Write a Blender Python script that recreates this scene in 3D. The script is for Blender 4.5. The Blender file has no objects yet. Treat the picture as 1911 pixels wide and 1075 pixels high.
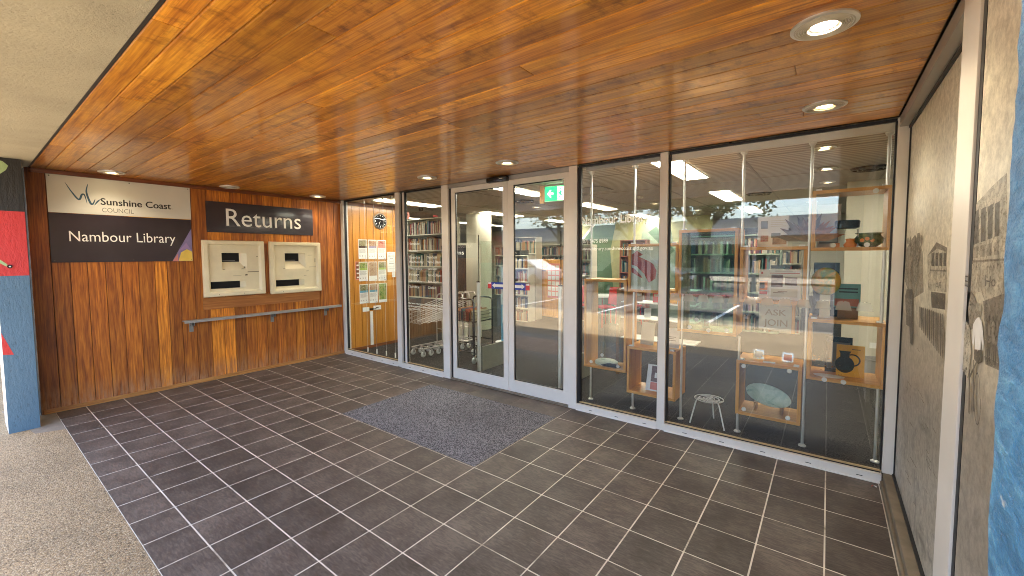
import bpy, bmesh, math, random
from mathutils import Vector, Matrix
random.seed(7)
C = bpy.context.scene.collection
PI = math.pi
rad = math.radians

# ------------------------------------------------------------------ camera, world, sun, exposure
sc = bpy.context.scene
cd = bpy.data.cameras.new("camera"); cam = bpy.data.objects.new("camera", cd); C.objects.link(cam)
YAW, PITCH, ROLL = 0.6464, -0.0591, -0.0057
fw = Vector((-math.sin(YAW)*math.cos(PITCH), math.cos(YAW)*math.cos(PITCH), math.sin(PITCH)))
rt = Vector((math.cos(YAW), math.sin(YAW), 0)); up = rt.cross(fw)
r2 = rt*math.cos(ROLL)+up*math.sin(ROLL); u2 = r2.cross(fw)
cam.matrix_world = Matrix(((r2.x, u2.x, -fw.x, 6.358), (r2.y, u2.y, -fw.y, -3.828), (r2.z, u2.z, -fw.z, 1.599), (0, 0, 0, 1)))
cd.sensor_width = 36; cd.lens = 36*782.26/1911; cd.shift_y = -14.46/1911
cd.clip_start = 0.02; cd.clip_end = 600
sc.camera = cam
w = bpy.data.worlds.new("World"); sc.world = w; w.use_nodes = True
nt = w.node_tree; bg = nt.nodes['Background']
sky = nt.nodes.new('ShaderNodeTexSky'); sky.sky_type = 'NISHITA'; sky.sun_disc = False
SUN_EL, SUN_AZ = rad(75), rad(192)
sky.sun_elevation = SUN_EL; sky.sun_rotation = SUN_AZ; sky.dust_density = 1.5
nt.links.new(sky.outputs[0], bg.inputs[0]); bg.inputs[1].default_value = 0.15
sl = bpy.data.lights.new("sun", 'SUN'); sl.energy = 4.0; sl.angle = rad(0.5); sl.color = (1, .95, .87)
so = bpy.data.objects.new("sun", sl); C.objects.link(so)
sd = Vector((math.sin(SUN_AZ)*math.cos(SUN_EL), math.cos(SUN_AZ)*math.cos(SUN_EL), math.sin(SUN_EL)))
so.rotation_euler = (-sd).to_track_quat('-Z', 'Y').to_euler()
sc.view_settings.view_transform = 'Standard'; sc.view_settings.look = 'None'
sc.view_settings.exposure = 3.05; sc.view_settings.gamma = 1.0
try: sc.view_settings.use_curve_mapping = False
except Exception: pass
cy = sc.cycles
cy.max_bounces = 10; cy.diffuse_bounces = 5; cy.glossy_bounces = 5; cy.transmission_bounces = 8; cy.transparent_max_bounces = 24
cy.caustics_reflective = False; cy.caustics_refractive = False
cy.sample_clamp_indirect = 6.0
cy.use_denoising = True
cy.filter_width = 1.0
try: cy.denoiser = 'OPENIMAGEDENOISE'
except Exception: pass

# ------------------------------------------------------------------ material helpers
def nmat(name):
    m = bpy.data.materials.new(name); m.use_nodes = True
    return m, m.node_tree, m.node_tree.nodes['Principled BSDF']
def N(t, typ, **k):
    n = t.nodes.new('ShaderNode'+typ)
    for a, v in k.items(): setattr(n, a, v)
    return n
def mixc(t, fac, a, b, mode='MIX'):
    n = t.nodes.new('ShaderNodeMix'); n.data_type = 'RGBA'; n.blend_type = mode
    for i, v in ((0, fac), (6, a), (7, b)):
        if hasattr(v, 'links') or isinstance(v, bpy.types.NodeSocket): t.links.new(v, n.inputs[i])
        elif i == 0: n.inputs[0].default_value = v
        else: n.inputs[i].default_value = tuple(v)+(1,) if len(v) == 3 else v
    return n.outputs[2]
def math_(t, op, a, b=0.5, clamp=False):
    n = t.nodes.new('ShaderNodeMath'); n.operation = op; n.use_clamp = clamp
    for i, v in ((0, a), (1, b)):
        if isinstance(v, bpy.types.NodeSocket): t.links.new(v, n.inputs[i])
        else: n.inputs[i].default_value = v
    return n.outputs[0]
def coords(t, scale=(1, 1, 1), kind='Object', rand=0.0):
    tc = N(t, 'TexCoord'); mp = N(t, 'Mapping'); mp.inputs['Scale'].default_value = scale
    src = tc.outputs[kind]
    if rand:
        oi = N(t, 'ObjectInfo'); v = N(t, 'VectorMath', operation='ADD')
        c = N(t, 'CombineXYZ')
        for i in range(3): t.links.new(math_(t, 'MULTIPLY', oi.outputs['Random'], rand*(1+i*.7)), c.inputs[i])
        t.links.new(src, v.inputs[0]); t.links.new(c.outputs[0], v.inputs[1]); src = v.outputs[0]
    t.links.new(src, mp.inputs[0]); return mp.outputs[0]
def noise(t, vec, scale=5, detail=4, rough=.55, dist=0):
    n = N(t, 'TexNoise'); n.inputs['Scale'].default_value = scale; n.inputs['Detail'].default_value = detail
    n.inputs['Roughness'].default_value = rough; n.inputs['Distortion'].default_value = dist
    t.links.new(vec, n.inputs['Vector']); return n.outputs[0]
def ramp(t, fac, stops):
    r = N(t, 'ValToRGB'); e = r.color_ramp.elements
    while len(e) < len(stops): e.new(0.5)
    for el, (p, c) in zip(e, stops):
        el.position = p; el.color = tuple(c)+(1,) if len(c) == 3 else c
    t.links.new(fac, r.inputs[0]); return r.outputs[0]
def bump(t, b, h, strength=.3, dist=.01):
    n = N(t, 'Bump'); n.inputs['Strength'].default_value = strength; n.inputs['Distance'].default_value = dist
    t.links.new(h, n.inputs['Height']); t.links.new(n.outputs[0], b.inputs['Normal'])
def plain(name, col, rough=.5, metal=0, var=.12, vs=8, bumps=0, spec=None, coat=0):
    m, t, b = nmat(name)
    v = coords(t, (1, 1, 1)); n = noise(t, v, vs, 5)
    c = ramp(t, n, [(.3, [x*(1-var) for x in col]), (.7, [min(1, x*(1+var)) for x in col])])
    t.links.new(c, b.inputs['Base Color'])
    b.inputs['Roughness'].default_value = rough; b.inputs['Metallic'].default_value = metal
    if coat: b.inputs['Coat Weight'].default_value = coat; b.inputs['Coat Roughness'].default_value = .08
    if spec is not None: b.inputs['Specular IOR Level'].default_value = spec
    if bumps: bump(t, b, noise(t, v, vs*25, 3), bumps, .002)
    return m
def emis(name, col, s):
    m, t, b = nmat(name); b.inputs['Base Color'].default_value = tuple(col)+(1,)
    b.inputs['Emission Color'].default_value = tuple(col)+(1,); b.inputs['Emission Strength'].default_value = s
    b.inputs['Roughness'].default_value = .5; return m
M = {}
def wood(name, axis, dark, mid, light, rough=.4, coat=.5, coatr=.15, stain=0.0, foot=False, scale=1.0):
    m, t, b = nmat(name)
    s = [9*scale]*3; s['xyz'.index(axis)] = .55*scale
    v = coords(t, s, rand=37.0)
    n1 = noise(t, v, 3.0, 7, .58, .3)
    s2 = [60*scale]*3; s2['xyz'.index(axis)] = 1.6*scale
    n2 = noise(t, coords(t, s2, rand=37.0), 2.2, 4, .6)
    f = math_(t, 'ADD', math_(t, 'MULTIPLY', n1, .62), math_(t, 'MULTIPLY', n2, .38))
    c = ramp(t, f, [(.385, dark), (.5, mid), (.615, light)])
    oi = N(t, 'ObjectInfo')
    c = mixc(t, 1.0, c, oi.outputs['Color'], 'MULTIPLY')
    if stain:
        st = noise(t, coords(t, (7, 5, 5), rand=5.0), 1.7, 7, .72, .25)
        k = ramp(t, st, [(.50, (0, 0, 0)), (.64, (1, 1, 1))])
        big = ramp(t, noise(t, coords(t, (.5, .5, .5), 'Object', 3.0), 1.6, 3), [(.42, (.25, .25, .25)), (.58, (1, 1, 1))])
        kk = math_(t, 'MULTIPLY', math_(t, 'MULTIPLY', k, big), stain)
        c = mixc(t, kk, c, mixc(t, 1.0, c, (.34, .25, .22), 'MULTIPLY'))
    if foot:      # weathered, water-worn timber near the paving
        tc = N(t, 'TexCoord'); sp = N(t, 'SeparateXYZ'); t.links.new(tc.outputs['Object'], sp.inputs[0])
        h = math_(t, 'SUBTRACT', 1.0, math_(t, 'DIVIDE', sp.outputs[2], .30), True)
        k = math_(t, 'MULTIPLY', h, ramp(t, noise(t, coords(t, (14, 14, 3), rand=9.), 2.2, 6, .7), [(.38, (0, 0, 0)), (.62, (1, 1, 1))]), True)
        c = mixc(t, math_(t, 'MULTIPLY', k, .75), c, (.42, .26, .15))
        rg = math_(t, 'ADD', math_(t, 'MULTIPLY', k, .4), rough, True); t.links.new(rg, b.inputs['Roughness'])
    else: b.inputs['Roughness'].default_value = rough
    t.links.new(c, b.inputs['Base Color'])
    b.inputs['Coat Weight'].default_value = coat; b.inputs['Coat Roughness'].default_value = coatr
    bump(t, b, n2, .22, .002)
    return m
M['ceil'] = wood('varnished_soffit_timber', 'x', (.29, .095, .011), (.50, .200, .022), (.68, .32, .038), .40, .75, .13, stain=.85)
M['cedar'] = wood('cedar_wall_timber', 'z', (.21, .052, .008), (.42, .120, .012), (.64, .225, .025), .55, .12, .25, foot=True, scale=1.6)
M['trimdark'] = wood('dark_timber_trim', 'y', (.10, .028, .012), (.16, .045, .015), (.23, .07, .02), .4, .4, .2)
M['trimlight'] = wood('pale_timber_trim', 'y', (.30, .12, .03), (.42, .18, .045), (.55, .27, .08), .5, .2, .3)
M['amber'] = wood('amber_pine_lining', 'z', (.42, .165, .018), (.50, .21, .025), (.57, .255, .035), .35, .5, .12)
M['beech'] = wood('beech_veneer', 'x', (.52, .23, .05), (.64, .31, .07), (.72, .38, .10), .4, .25, .2, scale=2)
M['beechz'] = wood('beech_veneer_upright', 'z', (.52, .23, .05), (.64, .31, .07), (.72, .38, .10), .4, .25, .2, scale=2)
M['alu'] = plain('powder_coated_aluminium', (.74, .715, .66), .36, .0, .05, 3)
M['alu2'] = plain('grey_aluminium', (.36, .35, .33), .35, .2, .08, 3)
M['steel'] = plain('brushed_steel', (.72, .72, .70), .34, .6, .08, 5)
M['galv'] = plain('galvanised_bracket', (.30, .32, .32), .45, .7, .15, 12)
M['chrome'] = plain('chrome_wire', (.50, .46, .42), .28, .6, .08, 9)
M['black'] = plain('black_gasket_and_shade', (.012, .012, .013), .5)  # also colours the strips that stand in for shade at the glazing
M['blackp'] = plain('glossy_black_plastic', (.012, .012, .013), .18)
M['white'] = plain('white_enamel', (.78, .78, .75), .35, 0, .04)
M['paper'] = plain('white_paper', (.74, .74, .72), .7, 0, .04)
M['cream'] = plain('cream_painted_plaster', (.60, .57, .46), .7, 0, .05, 2, .1)
M['chute'] = plain('cream_moulded_plastic', (.78, .69, .47), .38, 0, .07, 5)
M['dirt'] = plain('scuff_marks', (.16, .12, .07), .7)
M['bead'] = plain('brass_glazing_bead', (.50, .36, .18), .45, .2, .15, 12)
M['dark_room'] = plain('dark_void', (.006, .006, .007), .8)
M['prism'] = plain('frosted_prismatic_lens', (.50, .47, .40), .3)
M['navy'] = plain('aubergine_sign_panel', (.032, .024, .033), .24, 0, .1, 4, coat=.5)
M['signwhite'] = plain('satin_sign_panel', (.62, .62, .56), .3, 0, .03, 4)
M['textwhite'] = plain('white_lettering', (.88, .87, .83), .4, 0, .02)
M['textblack'] = plain('black_lettering', (.015, .015, .015), .5)
M['textgrey'] = plain('grey_lettering', (.16, .16, .15), .5)
M['red'] = plain('red_print', (.48, .05, .035), .45, 0, .1)
M['redplastic'] = plain('red_plastic', (.55, .03, .03), .3)
M['yellow'] = plain('yellow_cover', (.70, .36, .02), .4, 0, .1)
M['orange'] = plain('orange_glaze', (.75, .24, .03), .3, 0, .15)
M['green'] = plain('green_glaze', (.14, .20, .09), .22, 0, .55, 30, coat=.5)
M['bluegl'] = plain('dark_blue_glaze', (.02, .04, .07), .3, 0, .5, 60)
M['bluesign'] = plain('blue_sticker', (.02, .05, .30), .4)
M['exitgreen'] = emis('exit_sign_green', (.0, .36, .08), .7)
M['exitwhite'] = emis('exit_sign_white', (.85, 1, .88), .9)
M['tube'] = emis('troffer_diffuser', (1, .93, .78), 5.4)
M['bulb'] = emis('downlight_lamp', (1, .80, .42), 5)
M['bulb2'] = emis('downlight_bright_lamp', (1, .90, .72), 14)
M['bulbin'] = emis('interior_downlight_lamp', (1, .84, .56), 7)

def glass_mat(name, f0=.05, tint=(.97, .985, .97)):
    m = bpy.data.materials.new(name); m.use_nodes = True; t = m.node_tree
    for n in list(t.nodes): t.nodes.remove(n)
    out = N(t, 'OutputMaterial'); tr = N(t, 'BsdfTransparent'); gl = N(t, 'BsdfGlossy'); mx = N(t, 'MixShader')
    tr.inputs[0].default_value = tint+(1,); gl.inputs['Roughness'].default_value = 0.0
    gl.inputs[0].default_value = (1, 1, 1, 1)
    bn = N(t, 'Bump'); bn.inputs['Strength'].default_value = .12; bn.inputs['Distance'].default_value = .004
    t.links.new(noise(t, coords(t), 1.6, 1, .4), bn.inputs['Height']); t.links.new(bn.outputs[0], gl.inputs['Normal'])
    g = N(t, 'NewGeometry'); d = N(t, 'VectorMath', operation='DOT_PRODUCT')
    t.links.new(g.outputs['Incoming'], d.inputs[0]); t.links.new(g.outputs['Normal'], d.inputs[1])
    c = math_(t, 'ABSOLUTE', d.outputs['Value'], 0)
    p = math_(t, 'POWER', math_(t, 'SUBTRACT', 1.0, c), 5.0)
    f = math_(t, 'ADD', math_(t, 'MULTIPLY', p, 1-f0), f0, True)
    t.links.new(f, mx.inputs[0]); t.links.new(tr.outputs[0], mx.inputs[1]); t.links.new(gl.outputs[0], mx.inputs[2])
    t.links.new(mx.outputs[0], out.inputs[0]); return m
M['glass'] = glass_mat('window_glass', .062)
M['acrylic'] = glass_mat('clear_acrylic', .06, (.88, .95, .92))
M['tealglass'] = glass_mat('teal_tinted_glass', .06, (.42, .62, .54))
M['cabglass'] = glass_mat('cabinet_glass', .05, (.93, .97, .96))

# vinyl: thin translucent white film
def film(name, col, a):
    m, t, b = nmat(name); b.inputs['Base Color'].default_value = tuple(col)+(1,)
    b.inputs['Alpha'].default_value = a; b.inputs['Roughness'].default_value = .6; return m
M['frost'] = film('frosted_vinyl', (.80, .82, .76), .30)
def vinyl_mat():
    m = bpy.data.materials.new('white_vinyl_lettering'); m.use_nodes = True; t = m.node_tree
    for n in list(t.nodes): t.nodes.remove(n)
    o = N(t, 'OutputMaterial'); a = N(t, 'BsdfDiffuse'); b = N(t, 'BsdfTranslucent'); x = N(t, 'AddShader')
    a.inputs[0].default_value = (.52, .52, .50, 1); b.inputs[0].default_value = (.44, .44, .42, 1)
    t.links.new(a.outputs[0], x.inputs[0]); t.links.new(b.outputs[0], x.inputs[1]); t.links.new(x.outputs[0], o.inputs[0]); return m
M['vinyl'] = vinyl_mat()

def tile_mat():
    m, t, b = nmat('slate_look_tile')
    oi = N(t, 'ObjectInfo')
    n1 = noise(t, coords(t, (22, 90, 30), rand=19.), 1.0, 7, .66, .6)
    n2 = noise(t, coords(t, (3, 3, 3), rand=19.), 1.6, 4)
    f = math_(t, 'ADD', math_(t, 'MULTIPLY', n1, .6), math_(t, 'MULTIPLY', n2, .4))
    c = ramp(t, f, [(.40, (.056, .043, .036)), (.50, (.090, .071, .059)), (.60, (.140, .112, .092))])
    k = math_(t, 'ADD', math_(t, 'MULTIPLY', oi.outputs['Random'], .42), .80)
    cc = N(t, 'CombineXYZ'); [t.links.new(k, cc.inputs[i]) for i in range(3)]
    c = mixc(t, 1.0, c, cc.outputs[0], 'MULTIPLY')
    d = noise(t, coords(t, (1, 1, 1), 'Object', 3.), 260, 2, .5)
    c = mixc(t, ramp(t, d, [(.74, (0, 0, 0)), (.77, (.5, .5, .5))]), c, (.25, .22, .19))
    t.links.new(c, b.inputs['Base Color'])
    rr = math_(t, 'ADD', math_(t, 'MULTIPLY', n1, .25), .40); t.links.new(rr, b.inputs['Roughness'])
    b.inputs['Specular IOR Level'].default_value = .4
    bump(t, b, n1, .28, .003); return m
M['tile'] = tile_mat()
def grout_mat():
    m, t, b = nmat('cement_grout'); n = noise(t, coords(t), 3, 6, .7)
    c = ramp(t, n, [(.33, (.30, .26, .20)), (.45, (.60, .56, .48)), (.68, (.74, .70, .62))])
    t.links.new(c, b.inputs['Base Color']); b.inputs['Roughness'].default_value = .85; return m
M['grout'] = grout_mat()
def agg_mat(name, base, stones, sc_=95, bs=.9):
    m, t, b = nmat(name)
    v = coords(t); wv = N(t, 'VectorMath', operation='ADD')
    nz = N(t, 'TexNoise'); nz.inputs['Scale'].default_value = 40; t.links.new(v, nz.inputs['Vector'])
    sc2 = N(t, 'VectorMath', operation='SCALE'); t.links.new(nz.outputs[1], sc2.inputs[0]); sc2.inputs['Scale'].default_value = .006
    t.links.new(v, wv.inputs[0]); t.links.new(sc2.outputs[0], wv.inputs[1])
    vo = N(t, 'TexVoronoi'); vo.inputs['Scale'].default_value = sc_; t.links.new(wv.outputs[0], vo.inputs['Vector'])
    sep = N(t, 'SeparateColor'); t.links.new(vo.outputs['Color'], sep.inputs[0])
    c = ramp(t, sep.outputs[0], stones)
    edge = ramp(t, vo.outputs['Distance'], [(.42, (0, 0, 0)), (.62, (1, 1, 1))])
    c = mixc(t, math_(t, 'MULTIPLY', edge, .65), c, base)
    big = ramp(t, noise(t, v, 1.3, 5, .6), [(.3, (.74, .72, .68)), (.7, (1.08, 1.05, 1.0))])
    c = mixc(t, 1.0, c, big, 'MULTIPLY')
    t.links.new(c, b.inputs['Base Color']); b.inputs['Roughness'].default_value = .8
    h = math_(t, 'SUBTRACT', 1.0, vo.outputs['Distance']); bump(t, b, h, bs, .004); return m
M['agg'] = agg_mat('exposed_aggregate', (.19, .14, .08), [(.0, (.10, .065, .035)), (.25, (.33, .235, .13)), (.55, (.46, .34, .19)), (.8, (.34, .27, .18)), (1, (.58, .47, .31))], 125)
M['concrete'] = plain('worn_concrete', (.23, .20, .16), .85, 0, .22, 7, .5)
M['sillc'] = plain('stained_concrete_sill', (.20, .165, .115), .7, 0, .2, 9, .4)
M['asphalt'] = agg_mat('asphalt_road', (.05, .045, .04), [(.0, (.035, .032, .03)), (.6, (.085, .075, .065)), (1, (.17, .15, .13))], 22, .5)
M['stucco'] = None
def stucco(name, col, sc_=55, st=1.0, dist=.006, stretch=(1, 1, 1), rough=.8, var=.12):
    m, t, b = nmat(name); v = coords(t, stretch)
    n = noise(t, v, sc_, 6, .7); n2 = noise(t, v, 3, 4)
    c = ramp(t, n2, [(.3, [x*(1-var) for x in col]), (.7, [x*(1+var) for x in col])])
    pit = ramp(t, n, [(.30, (.55, .55, .55)), (.42, (1, 1, 1))])
    c = mixc(t, 1.0, c, pit, 'MULTIPLY')
    t.links.new(c, b.inputs['Base Color']); b.inputs['Roughness'].default_value = rough
    bump(t, b, n, st, dist); return m
M['stucco'] = stucco('textured_slab_render', (.36, .345, .28), 60, 1.0, .006)
M['pblue'] = stucco('blue_render_paint', (.085, .165, .245), 45, .8, .006, (1, 1, .45), .5)
M['pred'] = stucco('red_render_paint', (.55, .035, .035), 45, .8, .006, (1, 1, .45), .5)
M['pblack'] = stucco('black_render_paint', (.018, .017, .016), 45, .8, .006, (1, 1, .45), .5)
M['pwhite'] = stucco('white_render_paint', (.66, .62, .54), 45, .8, .006, (1, 1, .45), .5)
M['pgreen'] = stucco('pale_green_paint', (.36, .50, .25), 45, .5, .004, (1, 1, .45), .5)
def bright_blue():
    m, t, b = nmat('glossy_blue_render')
    v = coords(t, (1, .35, .9)); n = noise(t, v, 110, 5, .7, .2); n2 = noise(t, coords(t, (1, .3, .6)), 22, 4, .6)
    f = math_(t, 'ADD', math_(t, 'MULTIPLY', n, .6), math_(t, 'MULTIPLY', n2, .4))
    c = ramp(t, f, [(.38, (.045, .17, .34)), (.5, (.075, .26, .49)), (.60, (.15, .40, .62))])
    w_ = noise(t, coords(t, (1, .35, 1)), 60, 3, .5); c = mixc(t, ramp(t, w_, [(.70, (0, 0, 0)), (.74, (1, 1, 1))]), c, (.62, .68, .70))
    t.links.new(c, b.inputs['Base Color']); b.inputs['Roughness'].default_value = .38
    bump(t, b, n, 1.0, .006); return m
M['bblue'] = bright_blue()
def carpet(name, a, bcol, scale=420, st=.6):
    m, t, b = nmat(name); v = coords(t)
    n = noise(t, v, scale, 3, .7); n2 = noise(t, v, 2, 3)
    c = ramp(t, n, [(.42, a), (.58, bcol)])
    c = mixc(t, 1.0, c, ramp(t, n2, [(.3, (.85, .85, .85)), (.7, (1.1, 1.1, 1.1))]), 'MULTIPLY')
    t.links.new(c, b.inputs['Base Color']); b.inputs['Roughness'].default_value = .95
    b.inputs['Specular IOR Level'].default_value = .1
    bump(t, b, n, st, .004); return m
M['mat'] = carpet('grey_entrance_mat', (.015, .017, .022), (.30, .30, .33), 130, 1.0)
M['carpet'] = carpet('charcoal_carpet', (.010, .010, .010), (.075, .070, .066), 90)
M['carpet2'] = carpet('brown_carpet', (.025, .018, .014), (.11, .08, .062), 90)
def aceil():
    m, t, b = nmat('acoustic_ceiling_tile')
    tc = N(t, 'TexCoord'); sp = N(t, 'SeparateXYZ'); t.links.new(tc.outputs['Object'], sp.inputs[0])
    s = math_(t, 'SINE', math_(t, 'MULTIPLY', sp.outputs[1], 2*PI/.085))
    k = ramp(t, s, [(.0, (.62, .62, .62)), (.2, (1, 1, 1))])
    c = mixc(t, 1.0, (.52, .475, .40), k, 'MULTIPLY'); t.links.new(c, b.inputs['Base Color'])
    b.inputs['Roughness'].default_value = .9; return m
M['aceil'] = aceil()
def books_mat():
    m, t, b = nmat('book_spines'); g = N(t, 'NewGeometry')
    c = ramp(t, g.outputs['Random Per Island'], [(0, (.30, .26, .20)), (.12, (.25, .05, .03)), (.22, (.03, .05, .10)), (.32, (.42, .36, .26)), (.42, (.05, .05, .05)), (.52, (.30, .14, .05)), (.62, (.48, .45, .38)), (.72, (.04, .11, .09)), (.82, (.38, .24, .14)), (.92, (.13, .05, .07)), (1, (.55, .52, .45))])
    c.node.color_ramp.interpolation = 'CONSTANT'
    t.links.new(c, b.inputs['Base Color']); b.inputs['Roughness'].default_value = .5; return m
M['books'] = books_mat()
def photo_mat(name, cols, sc_=30):
    m, t, b = nmat(name); v = coords(t, (1, 1, 1), 'Object', 11.)
    n = noise(t, v, sc_, 5, .7, 1.0); k = len(cols)
    c = ramp(t, n, [(.3+.4*i/(k-1), col) for i, col in enumerate(cols)])
    t.links.new(c, b.inputs['Base Color']); b.inputs['Roughness'].default_value = .45; return m
M['ph1'] = photo_mat('printed_photo_garden', [(.02, .02, .02), (.12, .16, .05), (.30, .25, .16), (.55, .5, .42)])
M['ph2'] = photo_mat('printed_photo_people', [(.05, .03, .02), (.28, .14, .08), (.42, .30, .20), (.20, .26, .12)])
M['ph3'] = photo_mat('printed_photo_red', [(.10, .02, .02), (.42, .05, .04), (.40, .28, .20), (.08, .12, .05)])
M['ph4'] = photo_mat('printed_photo_leafy', [(.02, .05, .01), (.10, .22, .04), (.30, .36, .12), (.40, .10, .04)])
M['phs'] = photo_mat('printed_photo_sepia', [(.07, .035, .035), (.13, .07, .065), (.20, .13, .12)])
M['pink'] = plain('salmon_print', (.62, .22, .18), .5); M['lilac'] = plain('mauve_print', (.22, .18, .34), .5)
M['skyp'] = plain('teal_print', (.08, .30, .42), .5); M['limep'] = plain('lime_print', (.30, .45, .08), .5)
M['wallgreen'] = plain('green_painted_wall', (.10, .19, .10), .6); M['wallyel'] = plain('pale_yellow_painted_wall', (.40, .40, .20), .6)
M['walllt'] = plain('pale_green_painted_wall', (.22, .28, .20), .6)
M['walldk'] = plain('deep_green_painted_wall', (.07, .12, .07), .6)
M['redbr'] = plain('red_brown_board', (.30, .09, .05), .5)
M['brown'] = plain('brown_board', (.16, .085, .035), .6)
M['dkwood'] = wood('dark_low_partition', 'z', (.07, .04, .02), (.12, .07, .03), (.16, .10, .05), .5, .1, .3)
M['bark'] = stucco('tree_bark', (.13, .09, .06), 14, 1.0, .03, (1, 1, .3))
M['leafdry'] = plain('dried_palm_leaf', (.10, .06, .035), .6, 0, .4, 20)
M['leafor'] = plain('rusty_dried_leaf', (.38, .14, .05), .6, 0, .3, 20)
M['gold'] = plain('gold_glitter', (.75, .52, .16), .2, .9, .5, 80)
M['tealbk'] = plain('teal_book_cover', (.10, .24, .24), .4)
M['platter'] = photo_mat('pale_green_glazed_platter', [(.22, .36, .32), (.60, .70, .64), (.80, .84, .78), (.68, .76, .70)], 7)

# ------------------------------------------------------------------ mesh helpers
class MB:
    def __init__(s): s.v = []; s.f = []; s.m = []
    def quad(s, pts, mi=0):
        n = len(s.v); s.v += [Vector(p) for p in pts]; s.f.append(tuple(range(n, n+len(pts)))); s.m.append(mi); return s
    def box(s, x0, x1, y0, y1, z0, z1, mi=0, mat=None):
        n = len(s.v)
        p = [Vector((x, y, z)) for z in (z0, z1) for y in (y0, y1) for x in (x0, x1)]
        if mat: p = [mat @ q for q in p]
        s.v += p
        for a in ((0, 2, 3, 1), (4, 5, 7, 6), (0, 1, 5, 4), (2, 6, 7, 3), (0, 4, 6, 2), (1, 3, 7, 5)):
            s.f.append(tuple(n+i for i in a)); s.m.append(mi)
        return s
    def tube(s, pts, r, seg=8, mi=0, closed=False):
        pts = [Vector(p) for p in pts]; k = len(pts); n0 = len(s.v); prev = None
        rr = r if isinstance(r, (list, tuple)) else [r]*k
        for i, p in enumerate(pts):
            if closed: d = pts[(i+1) % k]-pts[i-1]
            else: d = pts[min(i+1, k-1)]-pts[max(i-1, 0)]
            d.normalize()
            if prev is None: a = d.orthogonal().normalized()
            else: a = (prev-d*prev.dot(d)); a = a.normalized() if a.length > 1e-6 else d.orthogonal().normalized()
            prev = a; b = d.cross(a)
            for j in range(seg):
                t = 2*PI*j/seg; s.v.append(p+(a*math.cos(t)+b*math.sin(t))*rr[i])
        for i in range(k if closed else k-1):
            for j in range(seg):
                a = n0+i*seg+j; b = n0+i*seg+(j+1) % seg; c = n0+((i+1) % k)*seg+(j+1) % seg; d = n0+((i+1) % k)*seg+j
                s.f.append((a, b, c, d)); s.m.append(mi)
        if not closed:
            s.f.append(tuple(n0+j for j in reversed(range(seg)))); s.m.append(mi)
            s.f.append(tuple(n0+(k-1)*seg+j for j in range(seg))); s.m.append(mi)
        return s
    def lathe(s, prof, c=(0, 0, 0), seg=24, mi=0, sx=1, sy=1, mat=None, caps=True):
        n0 = len(s.v); k = len(prof)
        for r, z in prof:
            for j in range(seg):
                t = 2*PI*j/seg; p = Vector((r*math.cos(t)*sx, r*math.sin(t)*sy, z))
                if mat: p = mat @ p
                s.v.append(p+Vector(c))
        for i in range(k-1):
            for j in range(seg):
                s.f.append((n0+i*seg+j, n0+i*seg+(j+1) % seg, n0+(i+1)*seg+(j+1) % seg, n0+(i+1)*seg+j)); s.m.append(mi)
        if not caps: return s
        if prof[0][0] > 1e-5: s.f.append(tuple(n0+j for j in reversed(range(seg)))); s.m.append(mi)
        if prof[-1][0] > 1e-5: s.f.append(tuple(n0+(k-1)*seg+j for j in range(seg))); s.m.append(mi)
        return s
    def build(s, name, mat, parent=None, bevel=0, smooth=False, local=False):
        me = bpy.data.meshes.new(name)
        off = Vector((0, 0, 0))
        if parent is not None and not local: off = parent_origin(parent)
        me.from_pydata([tuple(p-off) for p in s.v], [], s.f)
        for mm in (mat if isinstance(mat, (list, tuple)) else [mat]): me.materials.append(mm)
        for p, i in zip(me.polygons, s.m): p.material_index = i
        if bevel:
            bm = bmesh.new(); bm.from_mesh(me)
            bmesh.ops.remove_doubles(bm, verts=bm.verts, dist=1e-6)
            bmesh.ops.bevel(bm, geom=[e for e in bm.edges if len(e.link_faces) == 2 and e.calc_face_angle(0) > .6], offset=bevel, segments=2, affect='EDGES', profile=.6)
            bm.to_mesh(me); bm.free()
        if smooth:
            for p in me.polygons: p.use_smooth = True
            try: me.set_sharp_from_angle(angle=rad(40))
            except Exception: pass
        me.update()
        o = bpy.data.objects.new(name, me); C.objects.link(o)
        if parent is not None: o.parent = parent
        return o
ORG = {}
def parent_origin(o):
    v = Vector((0, 0, 0))
    while o is not None: v = v+o.location; o = o.parent
    return v
def tag(o, label=None, cat=None, group=None, kind=None):
    if label: o['label'] = label
    if cat: o['category'] = cat
    if group: o['group'] = group
    if kind: o['kind'] = kind
    return o
def thing(name, label, cat, loc=(0, 0, 0), group=None, rotz=0):
    o = bpy.data.objects.new(name, None); C.objects.link(o); o.location = loc; o.rotation_euler = (0, 0, rotz); o.empty_display_size = .1
    return tag(o, label, cat, group)
def struct(name, mb, m, parent=None, **k):
    o = mb.build(name, m, parent, **k)
    if parent is None: o['kind'] = 'structure'
    return o
def copy_tree(o, parent=None):
    c = o.copy(); C.objects.link(c); c.parent = parent
    for ch in list(o.children): copy_tree(ch, c)
    return c
def box(name, x0, x1, y0, y1, z0, z1, m, parent=None, bevel=0, **k):
    return MB().box(x0, x1, y0, y1, z0, z1).build(name, m, parent, bevel, **k)
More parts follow.
